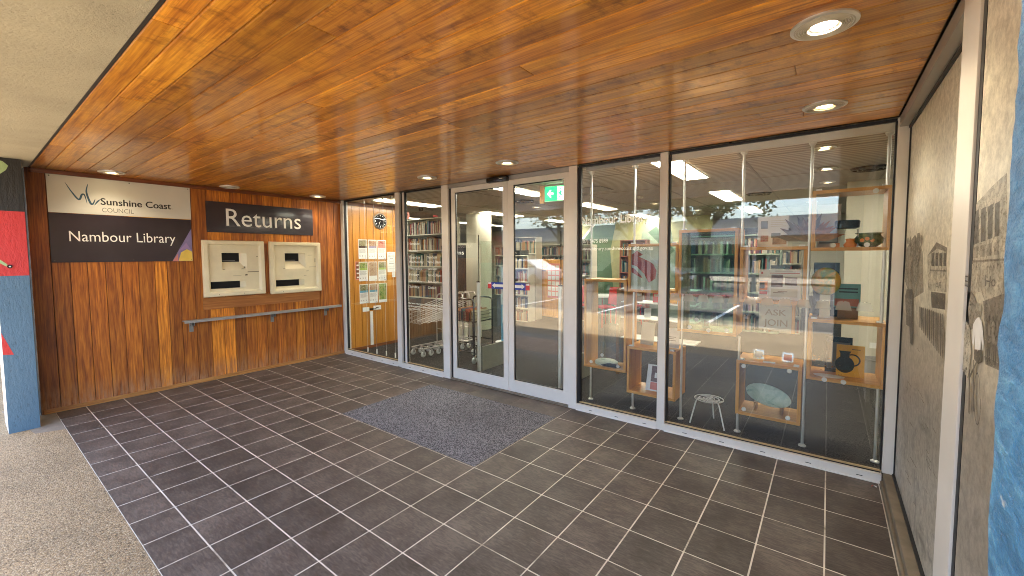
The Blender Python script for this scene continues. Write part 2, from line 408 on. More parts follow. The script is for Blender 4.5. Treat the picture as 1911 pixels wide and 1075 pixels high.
def text_mesh(s, x0, x1, z0, z1, face, plane, depth=.0012, align_h=True):
    """text as mesh filling the horizontal span a0..a1 and cap band z0..z1; face 'x+' reads along +y on plane x, 'y-' reads along +x on plane y"""
    cu = bpy.data.curves.new('t', 'FONT'); cu.body = s; cu.extrude = 0; cu.resolution_u = 3
    o = bpy.data.objects.new('t', cu); C.objects.link(o)
    dg = bpy.context.evaluated_depsgraph_get(); dg.update()
    me = bpy.data.meshes.new_from_object(o.evaluated_get(dg)); bpy.data.objects.remove(o)
    vs = [v.co.copy() for v in me.vertices]; ax0 = min(v.x for v in vs); ax1 = max(v.x for v in vs)
    cap = 0.7   # cap height of the built-in font at size 1
    sx = (x1-x0)/(ax1-ax0); sz = (z1-z0)/cap
    for v, c in zip(me.vertices, vs):
        h = x0+(c.x-ax0)*sx; z = z0+c.y*sz
        v.co = (plane, h, z) if face == 'x+' else (h, plane, z)
    if face == 'y+':
        for v in me.vertices: v.co.x = x0+x1-v.co.x
    me.update(); return me
def text(name, s, a0, a1, z0, z1, face, plane, m, parent=None):
    me = text_mesh(s, a0, a1, z0, z1, face, plane)
    if parent is not None:
        off = parent_origin(parent)
        for v in me.vertices: v.co = v.co-off
    me.materials.clear(); me.materials.append(m); me.name = name
    o = bpy.data.objects.new(name, me); C.objects.link(o)
    if parent is not None: o.parent = parent
    return o
def poly_x(pts, x):  # polygon on a plane x=const from (y,z)
    return [(x, y, z) for y, z in pts]

# ================================================================== SETTING
# ground, footpath, road
struct('ground', MB().quad([(-150, -150, -.20), (150, -150, -.20), (150, 60, -.20), (-150, 60, -.20)]), M['concrete'])
struct('footpath', MB().box(-14, 16, -6.6, -3.283, -.19, -.0025), M['agg'])
struct('concrete_edging', MB().quad([(-.5, -3.62, -.002), (.62, -3.47, -.002), (.70, -3.283, -.002), (-.5, -3.283, -.002)]), M['concrete'])
kerb = tag(MB().build('kerb', M['concrete']), kind='structure')
for i in range(13):
    box('kerb_stone', -14+i*2.31, -14+i*2.31+2.295, -6.78, -6.603, -.19, -.004, M['concrete'], kerb, .012)
struct('road', MB().quad([(-60, -30, -.15), (60, -30, -.15), (60, -6.6, -.15), (-60, -6.6, -.15)]), M['asphalt'])
struct('far_footpath', MB().box(-60, 60, -32.5, -24, -.19, -.03), M['concrete'])
lm = MB()
for i in range(16): lm.quad([(-24+i*3.1, -12.2, -.146), (-24+i*3.1+.1, -12.2, -.146), (-24+i*3.1+.1, -7.0, -.146), (-24+i*3.1, -7.0, -.146)])
for i in range(10): lm.quad([(-30+i*6, -15.6, -.146), (-27.4+i*6, -15.6, -.146), (-27.4+i*6, -15.48, -.146), (-30+i*6, -15.48, -.146)])
struct('road_markings', lm, M['white'])

# tiled porch floor: grout bed with one object per tile
T = .303
floor = struct('porch_floor', MB().box(0.0, 6.688, -3.282, .10, -.10, -.0012), M['grout'])
X0 = 4.2685; Y0 = -1.5452; G = .0040
tm = {}
def tile(x0, x1, y0, y1):
    key = (round(x1-x0, 3), round(y1-y0, 3))
    if key not in tm:
        hx, hy = key[0]/2, key[1]/2
        o = MB().box(-hx, hx, -hy, hy, -.008, 0.0).build('tile', M['tile'], None, .0012); tm[key] = o.data; bpy.data.objects.remove(o)
    o = bpy.data.objects.new('tile', tm[key]); C.objects.link(o); o.parent = floor
    o.location = ((x0+x1)/2, (y0+y1)/2, random.uniform(-.0003, .0003))
xs = [X0+i*T for i in range(-14, 8)]+[6.686]; xs[0] = .012
ys = [-3.2838]+[Y0+j*T for j in range(-5, 5)]
for a in range(len(xs)-1):
    for b in range(len(ys)-1):
        x0, x1, y0, y1 = xs[a]+G, xs[a+1]-G, ys[b]+G, ys[b+1]-G
        if xs[a] > 2.40 and xs[a+1] < 4.30 and ys[b] > -1.6 and ys[b+1] < -.2: continue   # the mat well
        tile(x0, x1, y0, y1)
for a in range(len(xs)-1):
    if 2.40 < xs[a] < 4.2: continue
    tile(xs[a]+G, xs[a+1]-G, ys[-1]+G, -.024)
for x0, x1 in ((2.4505, 3.0565), (3.0565, 3.6625), (3.6625, 4.2685)): tile(x0+.0012, x1-.0012, ys[-1]+G, -.024)
mt = thing('entrance_mat', 'dark grey ribbed pile entrance mat set into the tiles in front of the sliding doors', 'mat', (3.35, -.94, 0))
mb = MB(); nx, ny = 90, 60
mx0, mx1, my0, my1 = 2.455, 4.262, -1.540, -.338
mb.box(mx0, mx1, my0, my1, -.02, .003)
mb.build('pile', M['mat'], mt, .002)
em = MB()
for a in ((mx0-.005, mx0, my0-.005, my1+.005), (mx1, mx1+.005, my0-.005, my1+.005), (mx0, mx1, my0-.005, my0), (mx0, mx1, my1, my1+.005)): em.box(*a, -.02, .0015)
em.build('edge_trim', M['sillc'], mt)

# ------------------------------------------------------------------ timber soffit
soff = struct('porch_ceiling', MB().box(.0, 6.70, -3.345, -.02, 2.520, 2.60), M['dark_room'])
edges = [-3.338, -3.236]; 
while edges[-1] < -.15: edges.append(edges[-1]+.1345)
edges[-1] = -.034
for k in range(len(edges)-1):
    y0, y1 = edges[k]+.0019, edges[k+1]-.0019
    cuts = [.0, 6.699]
    j = [1.55, 3.1, .9, 4.6, 2.2, 5.4, 1.2, 3.7, 2.7, 5.0, 1.9, 4.1][k % 12]+random.uniform(-.25, .25)
    cuts = [.0, j, 6.699]
    if k % 3 == 0: cuts = [.0, j, min(j+2.9, 6.2), 6.699]
    for a in range(len(cuts)-1):
        o = MB().box(cuts[a]+.0006, cuts[a+1]-.0006, y0, y1, 2.50, 2.521).build('ceiling_board', M['ceil'], soff, .0060)
        v = random.choice([.72, .88, 1, 1.02, 1.08, 1.2, 1.38]) ; h = random.uniform(-.05, .12)
        o.color = (v, v*(1+h*.6), v*(1-h), 1)
sh = MB().box(0, 6.7, -3.352, -3.3385, 2.497, 2.56).build('shadow_gap', M['black'], soff)
def downlight(x, y, lab, lit='bulb', r=.112, name='downlight', grp='round downlights in the porch ceiling', z=2.5, ring='steel'):
    t = thing(name, lab, 'downlight', (x, y, z), grp)
    MB().lathe([(r*.36, -.002), (r*.46, -.007), (r*.90, -.011), (r, -.007), (r, 0), (r*.36, 0)], (x, y, z), 32, caps=False).build('bezel', M[ring], t, smooth=True)
    mbk = MB()
    for q in range(6): mbk.lathe([(r*(.46+.075*q), -.0068-.0006*q), (r*(.49+.075*q), -.0135), (r*(.52+.075*q), -.0072-.0006*q)], (x, y, z), 32, caps=False)
    mbk.build('prismatic_rings', M['prism'], t, smooth=True)
    MB().lathe([(0.0005, -.005), (r*.36, -.005)], (x, y, z), 28, caps=False).build('lamp', M[lit] if lit else M['white'], t)
    return t
for x, y, l, b_ in ((6.315, -1.72, 'large bright downlight nearest the camera, top right of the timber ceiling', 'bulb2'),
                 (6.31, -.59, 'lit downlight above the right-hand display window, near the mural wall', 'bulb'),
                 (3.84, -.56, 'lit downlight directly above the black door sensor', 'bulb'),
                 (2.65, -.52, 'lit downlight in front of the left sliding door jamb', 'bulb'),
                 (.23, -.52, 'lit downlight in the back corner above the returns sign', 'bulb'),
                 (.30, -2.79, 'lit downlight above the white council sign', 'bulb'),
                 (.19, -1.66, 'unlit pale downlight between the council sign and the returns sign', None)):
    downlight(x, y, l, b_)
# real lamp light thrown down by the lit downlights
for x, y, e in ((6.315, -1.72, 9), (6.31, -.59, 5), (3.84, -.56, 5), (2.65, -.52, 5), (.23, -.52, 4), (.30, -2.79, 4)):
    l = bpy.data.lights.new('downlight_spot', 'SPOT'); l.energy = e*.6; l.spot_size = rad(130); l.spot_blend = .8; l.color = (1, .82, .58); l.shadow_soft_size = .05
    o = bpy.data.objects.new('downlight_spot', l); C.objects.link(o); o.location = (x, y, 2.482)

# slab over the footpath, building mass
struct('awning_slab', MB().box(-12, 13, -4.5, -3.352, 2.50, 2.78), M['stucco'])
roof = struct('building_roof', MB().box(-12, 13, -4.5, 16, 3.16, 3.9).box(-12, 13, -4.5, .2, 2.79, 3.159), M['stucco'])

# ------------------------------------------------------------------ cedar wall x = 0
tw = thing('timber_wall', 'reddish cedar board wall on the left carrying the signs and returns chutes', 'wall', (0, -1.7, 0))
MB().box(-.12, -.022, -3.38, 0, 0, 1.09).box(-.12, -.022, -3.38, 0, 1.80, 2.62).box(-.12, -.022, -3.38, -1.93, 1.0901, 1.7999).box(-.12, -.022, -.41, 0, 1.0901, 1.7999).box(-.25, -.24, -3.38, 0, 0, 2.62).build('backing', M['dark_room'], tw)
pb = [-3.24, -3.107, -2.978, -2.838, -2.705, -2.561, -2.415, -2.298, -2.176, -2.03, -1.87, -1.73, -1.60, -1.47, -1.335, -1.2, -1.065, -.93, -.795, -.66, -.53, -.40, -.27, -.145, -.012]
tone = [.72, .95, 1.02, .85, .98, .80, 1.40, .70, .80, .72, 1.6, 1.7, .70, .95, 1.10, .85, 1.0, .90, 1.25, .85, .72, .82, 1.05, .9]
MB().box(-.022, .004, -3.378, -3.243, .0, 2.498).build('end_board', M['cedar'], tw, .002).color = (.50, .47, .48, 1)
for k in range(len(pb)-1):
    xf = random.uniform(-.001, .001); v = tone[k]*random.uniform(.95, 1.05)
    spans = ((.03, 2.498),) if (pb[k] < -1.95 or pb[k] > -.405) else ((.03, 1.11), (1.78, 2.498))
    for a_, b_ in spans:
        g = 1.0 if v < 1.2 else 1.12
        o = MB().box(-.02, xf, pb[k]+.0022, pb[k+1]-.0022, a_, b_).build('board', M['cedar'], tw, .0025)
        o.color = (v, v*g, v, 1)
        if len(spans) > 1: v = random.choice([.8, .95, 1.25, 1.05, .9, 1.4, 1.0])
MB().box(-.02, .0, -1.216, -1.142, 1.1, 1.79).build('board', M['cedar'], tw, .002).color = (.7, .7, .7, 1)
box('base_trim', .0015, .016, -3.36, -.012, .0, .045, M['trimlight'], tw, .003)
box('cornice_trim', .0015, .028, -3.345, -.012, 2.455, 2.499, M['trimdark'], tw, .004)
tb = tag(box('timber_trim_board', .0015, .022, -1.955, -.43, .925, 1.075, M['trimlight']), 'honey-coloured timber board under the two cream returns chutes', 'board')
tb.color = (.85, .72, .62, 1)

# council sign
cs = thing('council_sign', 'white over dark purple council and library sign on the left end of the cedar wall', 'sign', (0, -2.64, 1.55))
box('white_panel', .002, .008, -3.236, -2.036, 2.068, 2.462, M['signwhite'], cs, .001)
box('dark_panel', .002, .008, -3.238, -2.040, 1.552, 2.064, M['navy'], cs, .001)
MB().quad(poly_x([(-2.62, 2.064), (-2.04, 2.064), (-2.04, 2.068), (-2.62, 2.068)], .0086)).build('gold_edge', M['yellow'], cs)
text('lettering', 'Sunshine Coast', -2.845, -2.235, 2.178, 2.250, 'x+', .0095, M['textblack'], cs)
for dy_, dz_ in ((.0022, .001), (.0044, 0), (.002, -.0016)): text('lettering', 'Sunshine Coast', -2.845+dy_, -2.235+dy_, 2.178+dz_, 2.250+dz_, 'x+', .0098+dy_*.05+dz_*.01, M['textblack'], cs)
text('lettering', '™', -2.228, -2.212, 2.175, 2.185, 'x+', .0095, M['textgrey'], cs)
text('lettering', 'COUNCIL', -2.838, -2.575, 2.098, 2.146, 'x+', .0095, M['textgrey'], cs)
text('lettering', 'Nambour Library', -3.10, -2.205, 1.775, 1.885, 'x+', .0098, M['textwhite'], cs)
# logo: four tapering strokes
def stroke(pts, wd):
    m_ = MB(); out = []
    P = [Vector((0, a, b)) for a, b in pts]; n = len(P)
    fine = []
    for i in range(n-1):
        for s_ in range(6):
            t_ = s_/6; p0 = P[max(i-1, 0)]; p1 = P[i]; p2 = P[i+1]; p3 = P[min(i+2, n-1)]
            fine.append(.5*((2*p1)+(-p0+p2)*t_+(2*p0-5*p1+4*p2-p3)*t_*t_+(-p0+3*p1-3*p2+p3)*t_**3))
    fine.append(P[-1]); k = len(fine)
    for i, p in enumerate(fine):
        d = fine[min(i+1, k-1)]-fine[max(i-1, 0)]; nn = Vector((0, -d.z, d.y)).normalized()
        ww = wd*math.sin(PI*min(.98, max(.02, i/(k-1))))**.7
        out.append((p-nn*ww, p+nn*ww))
    for i in range(k-1):
        m_.quad([(.0096, out[i][0].y, out[i][0].z), (.0096, out[i+1][0].y, out[i+1][0].z), (.0096, out[i+1][1].y, out[i+1][1].z), (.0096, out[i][1].y, out[i][1].z)])
    return m_
M['logo'] = plain('blue_grey_logo', (.03, .09, .14), .4, 0, .5, 9)
stroke([(-3.105, 2.385), (-3.06, 2.29), (-3.01, 2.215), (-2.985, 2.27), (-2.965, 2.265), (-2.95, 2.18)], .008).build('logo_stroke', M['logo'], cs)
stroke([(-2.935, 2.39), (-2.95, 2.30), (-2.925, 2.19), (-2.905, 2.18), (-2.885, 2.235)], .009).build('logo_stroke', M['logo'], cs)
stroke([(-2.895, 2.165), (-2.87, 2.205), (-2.845, 2.235)], .006).build('logo_stroke', M['logo'], cs)
# angled colourful corner
MB().quad(poly_x([(-2.245, 1.553), (-2.041, 1.553), (-2.041, 1.955)], .0088)).build('printed_corner', M['lilac'], cs)
M['lilac2'] = plain('pale_violet_print', (.32, .22, .42), .5); M['gold2'] = plain('gold_print', (.78, .55, .10), .5)
MB().quad(poly_x([(-2.185, 1.556), (-2.043, 1.556), (-2.043, 1.668), (-2.095, 1.70), (-2.155, 1.66)], .0093)).build('printed_facet', M['gold2'], cs)
MB().quad(poly_x([(-2.175, 1.68), (-2.09, 1.705), (-2.043, 1.67), (-2.10, 1.78)], .0096)).build('printed_facet', M['lilac2'], cs)
MB().quad(poly_x([(-2.24, 1.556), (-2.19, 1.556), (-2.185, 1.65)], .0093)).build('printed_facet', M['pink'], cs)
sm = MB()
for y, z in ((-3.215, 2.44), (-2.60, 2.44), (-2.056, 2.44), (-3.215, 1.572), (-2.60, 1.572), (-2.056, 1.572)):
    sm.lathe([(.0001, .0018), (.005, .001), (.006, 0)], (.008, y, z), 10, mat=Matrix.Rotation(PI/2, 4, 'Y'))
sm.build('screws', M['textblack'], cs)
rs = thing('returns_sign', 'long dark sign reading Returns above the two chutes', 'sign', (0, -1.18, 1.92))
box('panel', .002, .008, -1.878, -.490, 1.921, 2.318, M['navy'], rs, .001)
text('lettering', 'Returns', -1.655, -.675, 2.012, 2.243, 'x+', .0095, M['textwhite'], rs)
sm = MB()
for y in (-1.86, -1.18, -.51):
    for z in (1.937, 2.302): sm.lathe([(.0001, .0018), (.005, .001), (.006, 0)], (.008, y, z), 10, mat=Matrix.Rotation(PI/2, 4, 'Y'))
sm.build('screws', M['textblack'], rs)

# returns chutes
def chute(y0, y1, z0, z1, lab, marks):
    t = thing('returns_chute', lab, 'returns chute', (0, (y0+y1)/2, z0), 'cream returns chutes in the cedar wall')
    W = y1-y0; H = z1-z0; D = .052
    fr = MB(); b = .075
    # outer raised frame with inner bevel
    o_ = [(y0, z0), (y1, z0), (y1, z1), (y0, z1)]; i1 = [(y0+.055, z0+.055), (y1-.055, z0+.055), (y1-.055, z1-.05), (y0+.055, z1-.05)]
    i2 = [(y0+b, z0+b), (y1-b, z0+b), (y1-b, z1-.062), (y0+b, z1-.062)]
    for k in range(4):
        a, c = k, (k+1) % 4
        fr.quad([(.002, *o_[a]), (.002, *o_[c]), (D, *[q+(.008 if j else .008)*s for j, (q, s) in enumerate(zip(o_[c], [(-1 if o_[c][0] > (y0+y1)/2 else 1), (-1 if o_[c][1] > (z0+z1)/2 else 1)]))]), (D, *[q+.008*s for q, s in zip(o_[a], [(-1 if o_[a][0] > (y0+y1)/2 else 1), (-1 if o_[a][1] > (z0+z1)/2 else 1)])])])
    oi = [tuple(q+.008*s for q, s in zip(p, [(-1 if p[0] > (y0+y1)/2 else 1), (-1 if p[1] > (z0+z1)/2 else 1)])) for p in o_]
    for k in range(4):
        a, c = k, (k+1) % 4
        fr.quad([(D, *oi[a]), (D, *oi[c]), (D, *i1[c]), (D, *i1[a])])
        fr.quad([(D, *i1[a]), (D, *i1[c]), (.018, *i2[c]), (.018, *i2[a])])
    fr.build('frame', M['chute'], t, .006, smooth=True)
    # recessed face with two slots cut (built from strips), at x = .018
    s1 = (y0+.215, y0+.215+.225*W/.73, z1-.285, z1-.165); s2 = (y0+b+.005, y0+.44, z0+.105, z0+.20)
    ya, yb, za, zb = y0+b, y1-b, z0+b, z1-.062
    f_ = MB()
    def R(a, b_, c, d): 
        if b_ > a and d > c: f_.quad([(.018, a, c), (.018, b_, c), (.018, b_, d), (.018, a, d)])
    R(ya, yb, za, s2[2]); R(ya, s2[0], s2[2], s2[3]); R(s2[1]+.05, yb, s2[2], s2[3]); R(ya, yb, s2[3], s1[2]-.11)
    R(ya, s1[0], s1[2]-.11, s1[3]); R(s1[1]+.07, yb, s1[2]-.11, s1[3]); R(ya, yb, s1[3], zb)
    f_.build('face', M['chute'], t)
    h_ = MB()
    # sloping lip under the upper slot and reveals
    h_.quad([(.018, s1[0], s1[2]-.11), (.018, s1[1]+.07, s1[2]-.11), (-.05, s1[1], s1[2]), (-.05, s1[0], s1[2])])
    h_.quad([(.018, s1[1]+.07, s1[2]-.11), (.018, s1[1]+.07, s1[3]), (-.05, s1[1], s1[3]), (-.05, s1[1], s1[2])])
    h_.quad([(.018, s1[0], s1[3]), (-.05, s1[0], s1[3]), (-.05, s1[1], s1[3]), (.018, s1[1]+.07, s1[3])])
    h_.quad([(.018, s1[0], s1[2]-.11), (-.05, s1[0], s1[2]), (-.05, s1[0], s1[3]), (.018, s1[0], s1[3])])
    h_.quad([(.018, s2[1]+.05, s2[2]), (.018, s2[1]+.05, s2[3]), (-.05, s2[1], s2[3]), (-.05, s2[1], s2[2])])
    h_.quad([(.018, s2[0], s2[2]), (.018, s2[1]+.05, s2[2]), (-.05, s2[1], s2[2]), (-.05, s2[0], s2[2])])
    h_.quad([(.018, s2[0], s2[3]), (-.05, s2[0], s2[3]), (-.05, s2[1], s2[3]), (.018, s2[1]+.05, s2[3])])
    h_.build('slot_reveal', M['chute'], t)
    for s in (s1, s2): MB().quad([(-.049, s[0], s[2]), (-.049, s[1], s[2]), (-.049, s[1], s[3]), (-.049, s[0], s[3])]).build('slot', M['dark_room'], t)
    if True:
        s = s1; MB().quad([(-.047, s[0]+.03, s[2]+.01), (-.047, s[1]-.05, s[2]+.01), (-.047, s[1]-.05, s[2]+.022), (-.047, s[0]+.03, s[2]+.022)]).build('handle', M['textgrey'], t)
    d = MB()
    for (u, v, a, c) in marks:
        yy = y0+u*W; zz = z0+v*H; d.quad([(.0188, yy, zz), (.0188, yy+a, zz+.002), (.0188, yy+a, zz+c), (.0188, yy+.003, zz+c)])
    d.build('scuffs', M['dirt'], t)
    sc_ = MB()
    for u in (.22, .62):
        sc_.lathe([(.0001, .002), (.004, .001), (.005, 0)], (D, y0+u*W, z0+.03), 8, mat=Matrix.Rotation(PI/2, 4, 'Y'))
    sc_.build('screws', M['dirt'], t)
chute(-1.945, -1.212, 1.080, 1.819, 'left cream plastic returns chute, further from the glass',
      [(.70, .42, .16, .010), (.66, .36, .03, .02), (.64, .50, .02, .02), (.46, .36, .10, .004), (.86, .70, .02, .01), (.30, .48, .03, .008), (.60, .48, .04, .008)])
chute(-1.146, -.398, 1.062, 1.815, 'right cream plastic returns chute, next to the glazing',
      [(.74, .74, .07, .005), (.76, .50, .12, .005), (.88, .60, .01, .06), (.70, .42, .04, .007), (.25, .48, .03, .006), (.65, .33, .04, .004)])
# narrow ledge with three brackets
lg = thing('parcel_ledge', 'narrow steel-edged ledge on brackets under the returns chutes', 'ledge', (0, -1.14, .8))
box('ledge_top', .0015, .085, -2.178, -.100, .806, .816, M['alu2'], lg, .001)
box('front_lip', .083, .087, -2.178, -.100, .785, .8155, M['alu2'], lg, .001)
for y in (-2.09, -1.13, -.33):
    bk = MB(); bk.box(.0015, .007, y-.022, y+.022, .665, .805).box(.0075, .075, y-.018, y-.014, .745, .805).box(.0075, .075, y+.014, y+.018, .745, .805)
    bk.box(.007, .012, y-.006, y+.006, .69, .702)
    bk.build('bracket', M['galv'], lg, .0015)

# ------------------------------------------------------------------ painted columns
lc = thing('mural_column', 'rendered column painted black, red and blue at the left end of the cedar wall', 'column', (.2, -3.52, 0))
cx0, cx1, cy0, cy1 = -.06, .440, -3.615, -3.422
def band(z0, z1, mm, nm):
    m_ = MB(); m_.box(cx0, cx1, cy0, cy1, z0, z1)
    o = m_.build(nm, [M[mm], M['pwhite']], lc)
    for p in o.data.polygons:
        if p.normal.y < -.5 and mm == 'pblue': p.material_index = 1
    return o
band(-.006, 1.44, 'pblue', 'blue_band'); band(1.4402, 2.025, 'pred', 'red_band'); band(2.0252, 2.498, 'pblack', 'black_band')
def onc(pts, m_, n, off=.0015): return MB().quad([(cx1+off, y, z) for y, z in pts]).build(n, M[m_], lc)
onc([(-3.614, 2.30), (-3.56, 2.34), (-3.515, 2.39), (-3.50, 2.43), (-3.53, 2.465), (-3.614, 2.49)], 'pgreen', 'painted_leaf')
onc([(-3.614, 1.615), (-3.548, 1.545), (-3.552, 1.523), (-3.614, 1.575)], 'pgreen', 'painted_stem')
onc([(-3.614, .93), (-3.55, .72), (-3.614, .73)], 'pred', 'painted_red_point')
b_ = MB(); b_.tube([(cx1, -3.535, 1.525), (cx1+.02, -3.535, 1.525)], .016, 12); b_.tube([(cx1+.02, -3.535, 1.525), (cx1+.024, -3.535, 1.525)], .007, 10, 1)
b_.build('bolt', [M['blackp'], M['steel']], lc, smooth=True)
rc = thing('blue_column', 'bright blue rendered column at the right edge of the picture', 'column', (6.6, -3.52, 0))
from mathutils import noise as mn
ring = [(7.0, -3.424)]+[(7.0-.02*k, -3.424) for k in range(1, 27)]+[(6.453, -3.426), (6.447, -3.430)]+[(6.446, -3.434-.012*k) for k in range(1, 22)]+[(6.446, -3.70), (7.0, -3.70)]
m_ = MB(); nz = 230; nr = len(ring)
for j in range(nz+1):
    z = -.006+2.504*j/nz
    for (x, y) in ring:
        p = Vector((x, y, z)); q = mn.noise(p*38)+.6*mn.noise(p*80)
        dx = -.0011*q if x < 6.6 else 0; dy = .002*q if y > -3.5 and x < 6.9 else 0
        m_.v.append(p+Vector((dx, dy, 0)))
for j in range(nz):
    for i in range(nr-1):
        a = j*nr+i; m_.f.append((a, a+nr, a+nr+1, a+1)); m_.m.append(0)
m_.build('shaft', M['bblue'], rc, smooth=True)
# garden stones by the left column
for i in range(7):
    r = random.uniform(.03, .07); x = -.35+random.uniform(-.3, .75)*.6; y = -3.78-random.uniform(0, .10)-.05*i*.3
    o = MB().lathe([(.0001, -r*.5), (r*.7, -r*.35), (r, 0), (r*.75, r*.4), (.0001, r*.5)], (0, 0, 0), 9, sx=1.2, sy=.85).build('garden_stone', M['concrete'], None, smooth=True)
    o.location = (x-.1, y, r*.35-.006); o.rotation_euler = (0, 0, random.uniform(0, 3)); tag(o, 'small rough grey stone at the foot of the painted left column', 'stone', 'loose stones by the left column')
# exterior walls either side
struct('left_shop_wall', MB().box(-12, -.125, -3.40, -3.30, -.19, 2.495), M['stucco'])
struct('right_shop_wall', MB().box(6.86, 13, -3.40, -3.30, -.19, 2.495), M['stucco'])

# ------------------------------------------------------------------ glazed front
gf = thing('glazed_shopfront', 'aluminium framed glass front of the library with fixed panes either side of the doors', 'shopfront', (3.3, 0, 0))
YF, YB = -.028, .060
def post(x0, x1, z0=.0, z1=2.4985, y0=YF, y1=YB, m='alu', n='mullion'): return box(n, x0, x1, y0, y1, z0, z1, M[m], gf, .002)
post(.004, .075); post(1.408, 1.500); post(1.545, 1.585, .07, 2.49, -.005, .05); post(2.355, 2.475); post(4.222, 4.315); post(5.142, 5.212)
MB().box(1.5005, 1.5445, .005, .05, .07, 2.49).box(2.4755, 2.512, .0, .05, .02, 2.45).build('recess', M['black'], gf)
post(6.700, 6.764, .075, 2.4985, -.022, .06, n='end_post')
def sill(x0, x1):
    box('sill_rail', x0, x1, -.030, .055, .004, .064, M['alu'], gf, .003)
    box('glazing_bead', x0+.004, x1-.004, .0, .012, .0725, .083, M['bead'], gf)
    box('gasket', x0+.004, x1-.004, -.004, .006, .0642, .0722, M['black'], gf)
    box('head_dark_strip', x0+.003, x1-.003, .0, .03, 2.478, 2.497, M['black'], gf)  # black strip drawing the dark shadow line between soffit and frame
    box('weather_strip', x0+.002, x1-.002, -.044, -.0305, .000, .007, M['white'], gf)
for a, b in ((.0755, 1.4075), (1.5005, 2.3545), (4.3155, 5.1415), (5.2125, 6.6995)): sill(a, b)
panes = ((.0755, 1.4075, .084), (1.586, 2.3545, .084), (4.335, 5.1415, .084), (5.2125, 6.6995, .084))
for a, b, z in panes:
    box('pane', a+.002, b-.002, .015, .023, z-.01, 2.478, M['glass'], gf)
    box('side_shade_strip', a+.0005, a+.013, -.002, .03, z, 2.478, M['black'], gf)  # black strips at both pane edges stand in for shaded post reveals
    box('side_shade_strip', b-.010, b-.0005, .0, .03, z, 2.478, M['black'], gf)
MB().box(4.3155, 4.3345, -.01, .05, .064, 2.478).build('recess', M['black'], gf)
# weep slots
ws = MB()
for a, b in ((.0755, 1.4075), (1.50, 2.35), (4.3155, 5.1415), (5.2125, 6.6995)):
    k = 3 if b-a < 1 else 5
    for i in range(k):
        x = a+(b-a)*(i+.6)/k; ws.box(x-.018, x+.018, -.0312, -.0302, .022, .027)
ws.build('weep_slots', M['black'], gf)
box('head_rail', 5.2125, 6.6995, .024, .06, 2.425, 2.4975, M['alu'], gf)
box('door_head', 2.4755, 4.2215, -.026, .055, 2.452, 2.4985, M['alu2'], gf, .002)
# sliding door leaves
def leaf(x0, x1, gl0, gl1, y, lab, hinge):
    d = thing('sliding_door', lab, 'door', ((x0+x1)/2, y, 0), 'pair of sliding glass entrance doors')
    box('bottom_rail', x0, x1, y-.02, y+.02, .022, .158, M['alu'], d, .002)
    box('top_rail', x0, x1, y-.02, y+.02, 2.392, 2.450, M['alu'], d, .002)
    box('stile', x0, gl0, y-.0195, y+.0195, .1585, 2.3915, M['alu'], d, .002)
    box('stile', gl1, x1, y-.0195, y+.0195, .1585, 2.3915, M['alu'], d, .002)
    box('pane', gl0+.001, gl1-.001, y-.003, y+.004, .16, 2.39, M['glass'], d)
    g = MB().box(gl0, gl0+.008, y-.008, y+.008, .16, 2.39).box(gl1-.008, gl1, y-.008, y+.008, .16, 2.39).box(gl0+.008, gl1-.008, y-.008, y+.008, .16, .168).box(gl0+.008, gl1-.008, y-.008, y+.008, 2.382, 2.39)
    g.build('gasket', M['black'], d)
    return d
dl = leaf(2.514, 3.418, 2.578, 3.345, .012, 'left sliding glass door leaf, with the black book trolley behind it', 0)
dr = leaf(3.422, 4.219, 3.497, 4.150, .012, 'right sliding glass door leaf, with the green exit sign behind it', 1)
box('threshold', 2.476, 4.2215, -.022, .08, .002, .020, M['sillc'], gf, .002)
# arrow sticker across the doors
def sticker(x0, x1, d, flip):
    y = .0078
    q = [(x0, y, 1.205), (x1, y, 1.205), (x1, y, 1.285), (x0, y, 1.285)]
    t = d; s = MB().quad(q); s.build('door_sticker', M['bluesign'], t)
    e = (x0-.055, x0) if not flip else (x1, x1+.055)
    MB().quad([(e[0], y, 1.207), (e[1], y, 1.207), (e[1], y, 1.283), (e[0], y, 1.283)]).build('red_square', M['redplastic'], t)
    MB().quad([(e[0]+.004, y-.0006, 1.262), (e[1]-.004, y-.0006, 1.262), (e[1]-.004, y-.0006, 1.281), (e[0]+.004, y-.0006, 1.281)]).build('white_label', M['white'], t)
    a = MB()
    if not flip: a.quad([(x0+.012, y-.0006, 1.245), (x0+.055, y-.0006, 1.215), (x0+.055, y-.0006, 1.229), (x1-.003, y-.0006, 1.229), (x1-.003, y-.0006, 1.261), (x0+.055, y-.0006, 1.261), (x0+.055, y-.0006, 1.275)])
    else: a.quad([(x1-.012, y-.0006, 1.245), (x1-.055, y-.0006, 1.275), (x1-.055, y-.0006, 1.261), (x0+.003, y-.0006, 1.261), (x0+.003, y-.0006, 1.229), (x1-.055, y-.0006, 1.229), (x1-.055, y-.0006, 1.215)])
    a.build('arrow', M['white'], t)
sticker(3.155, 3.342, dl, False); sticker(3.50, 3.655, dr, True)
# motion sensor
ms = thing('door_sensor', 'black motion sensor bar above the meeting point of the sliding doors', 'sensor', (3.3, -.05, 2.46))
MB().box(3.165, 3.463, -.088, -.0275, 2.434, 2.492).build('housing', M['blackp'], ms, .016, smooth=True)
box('label', 3.36, 3.405, -.0905, -.0885, 2.462, 2.468, M['white'], ms)

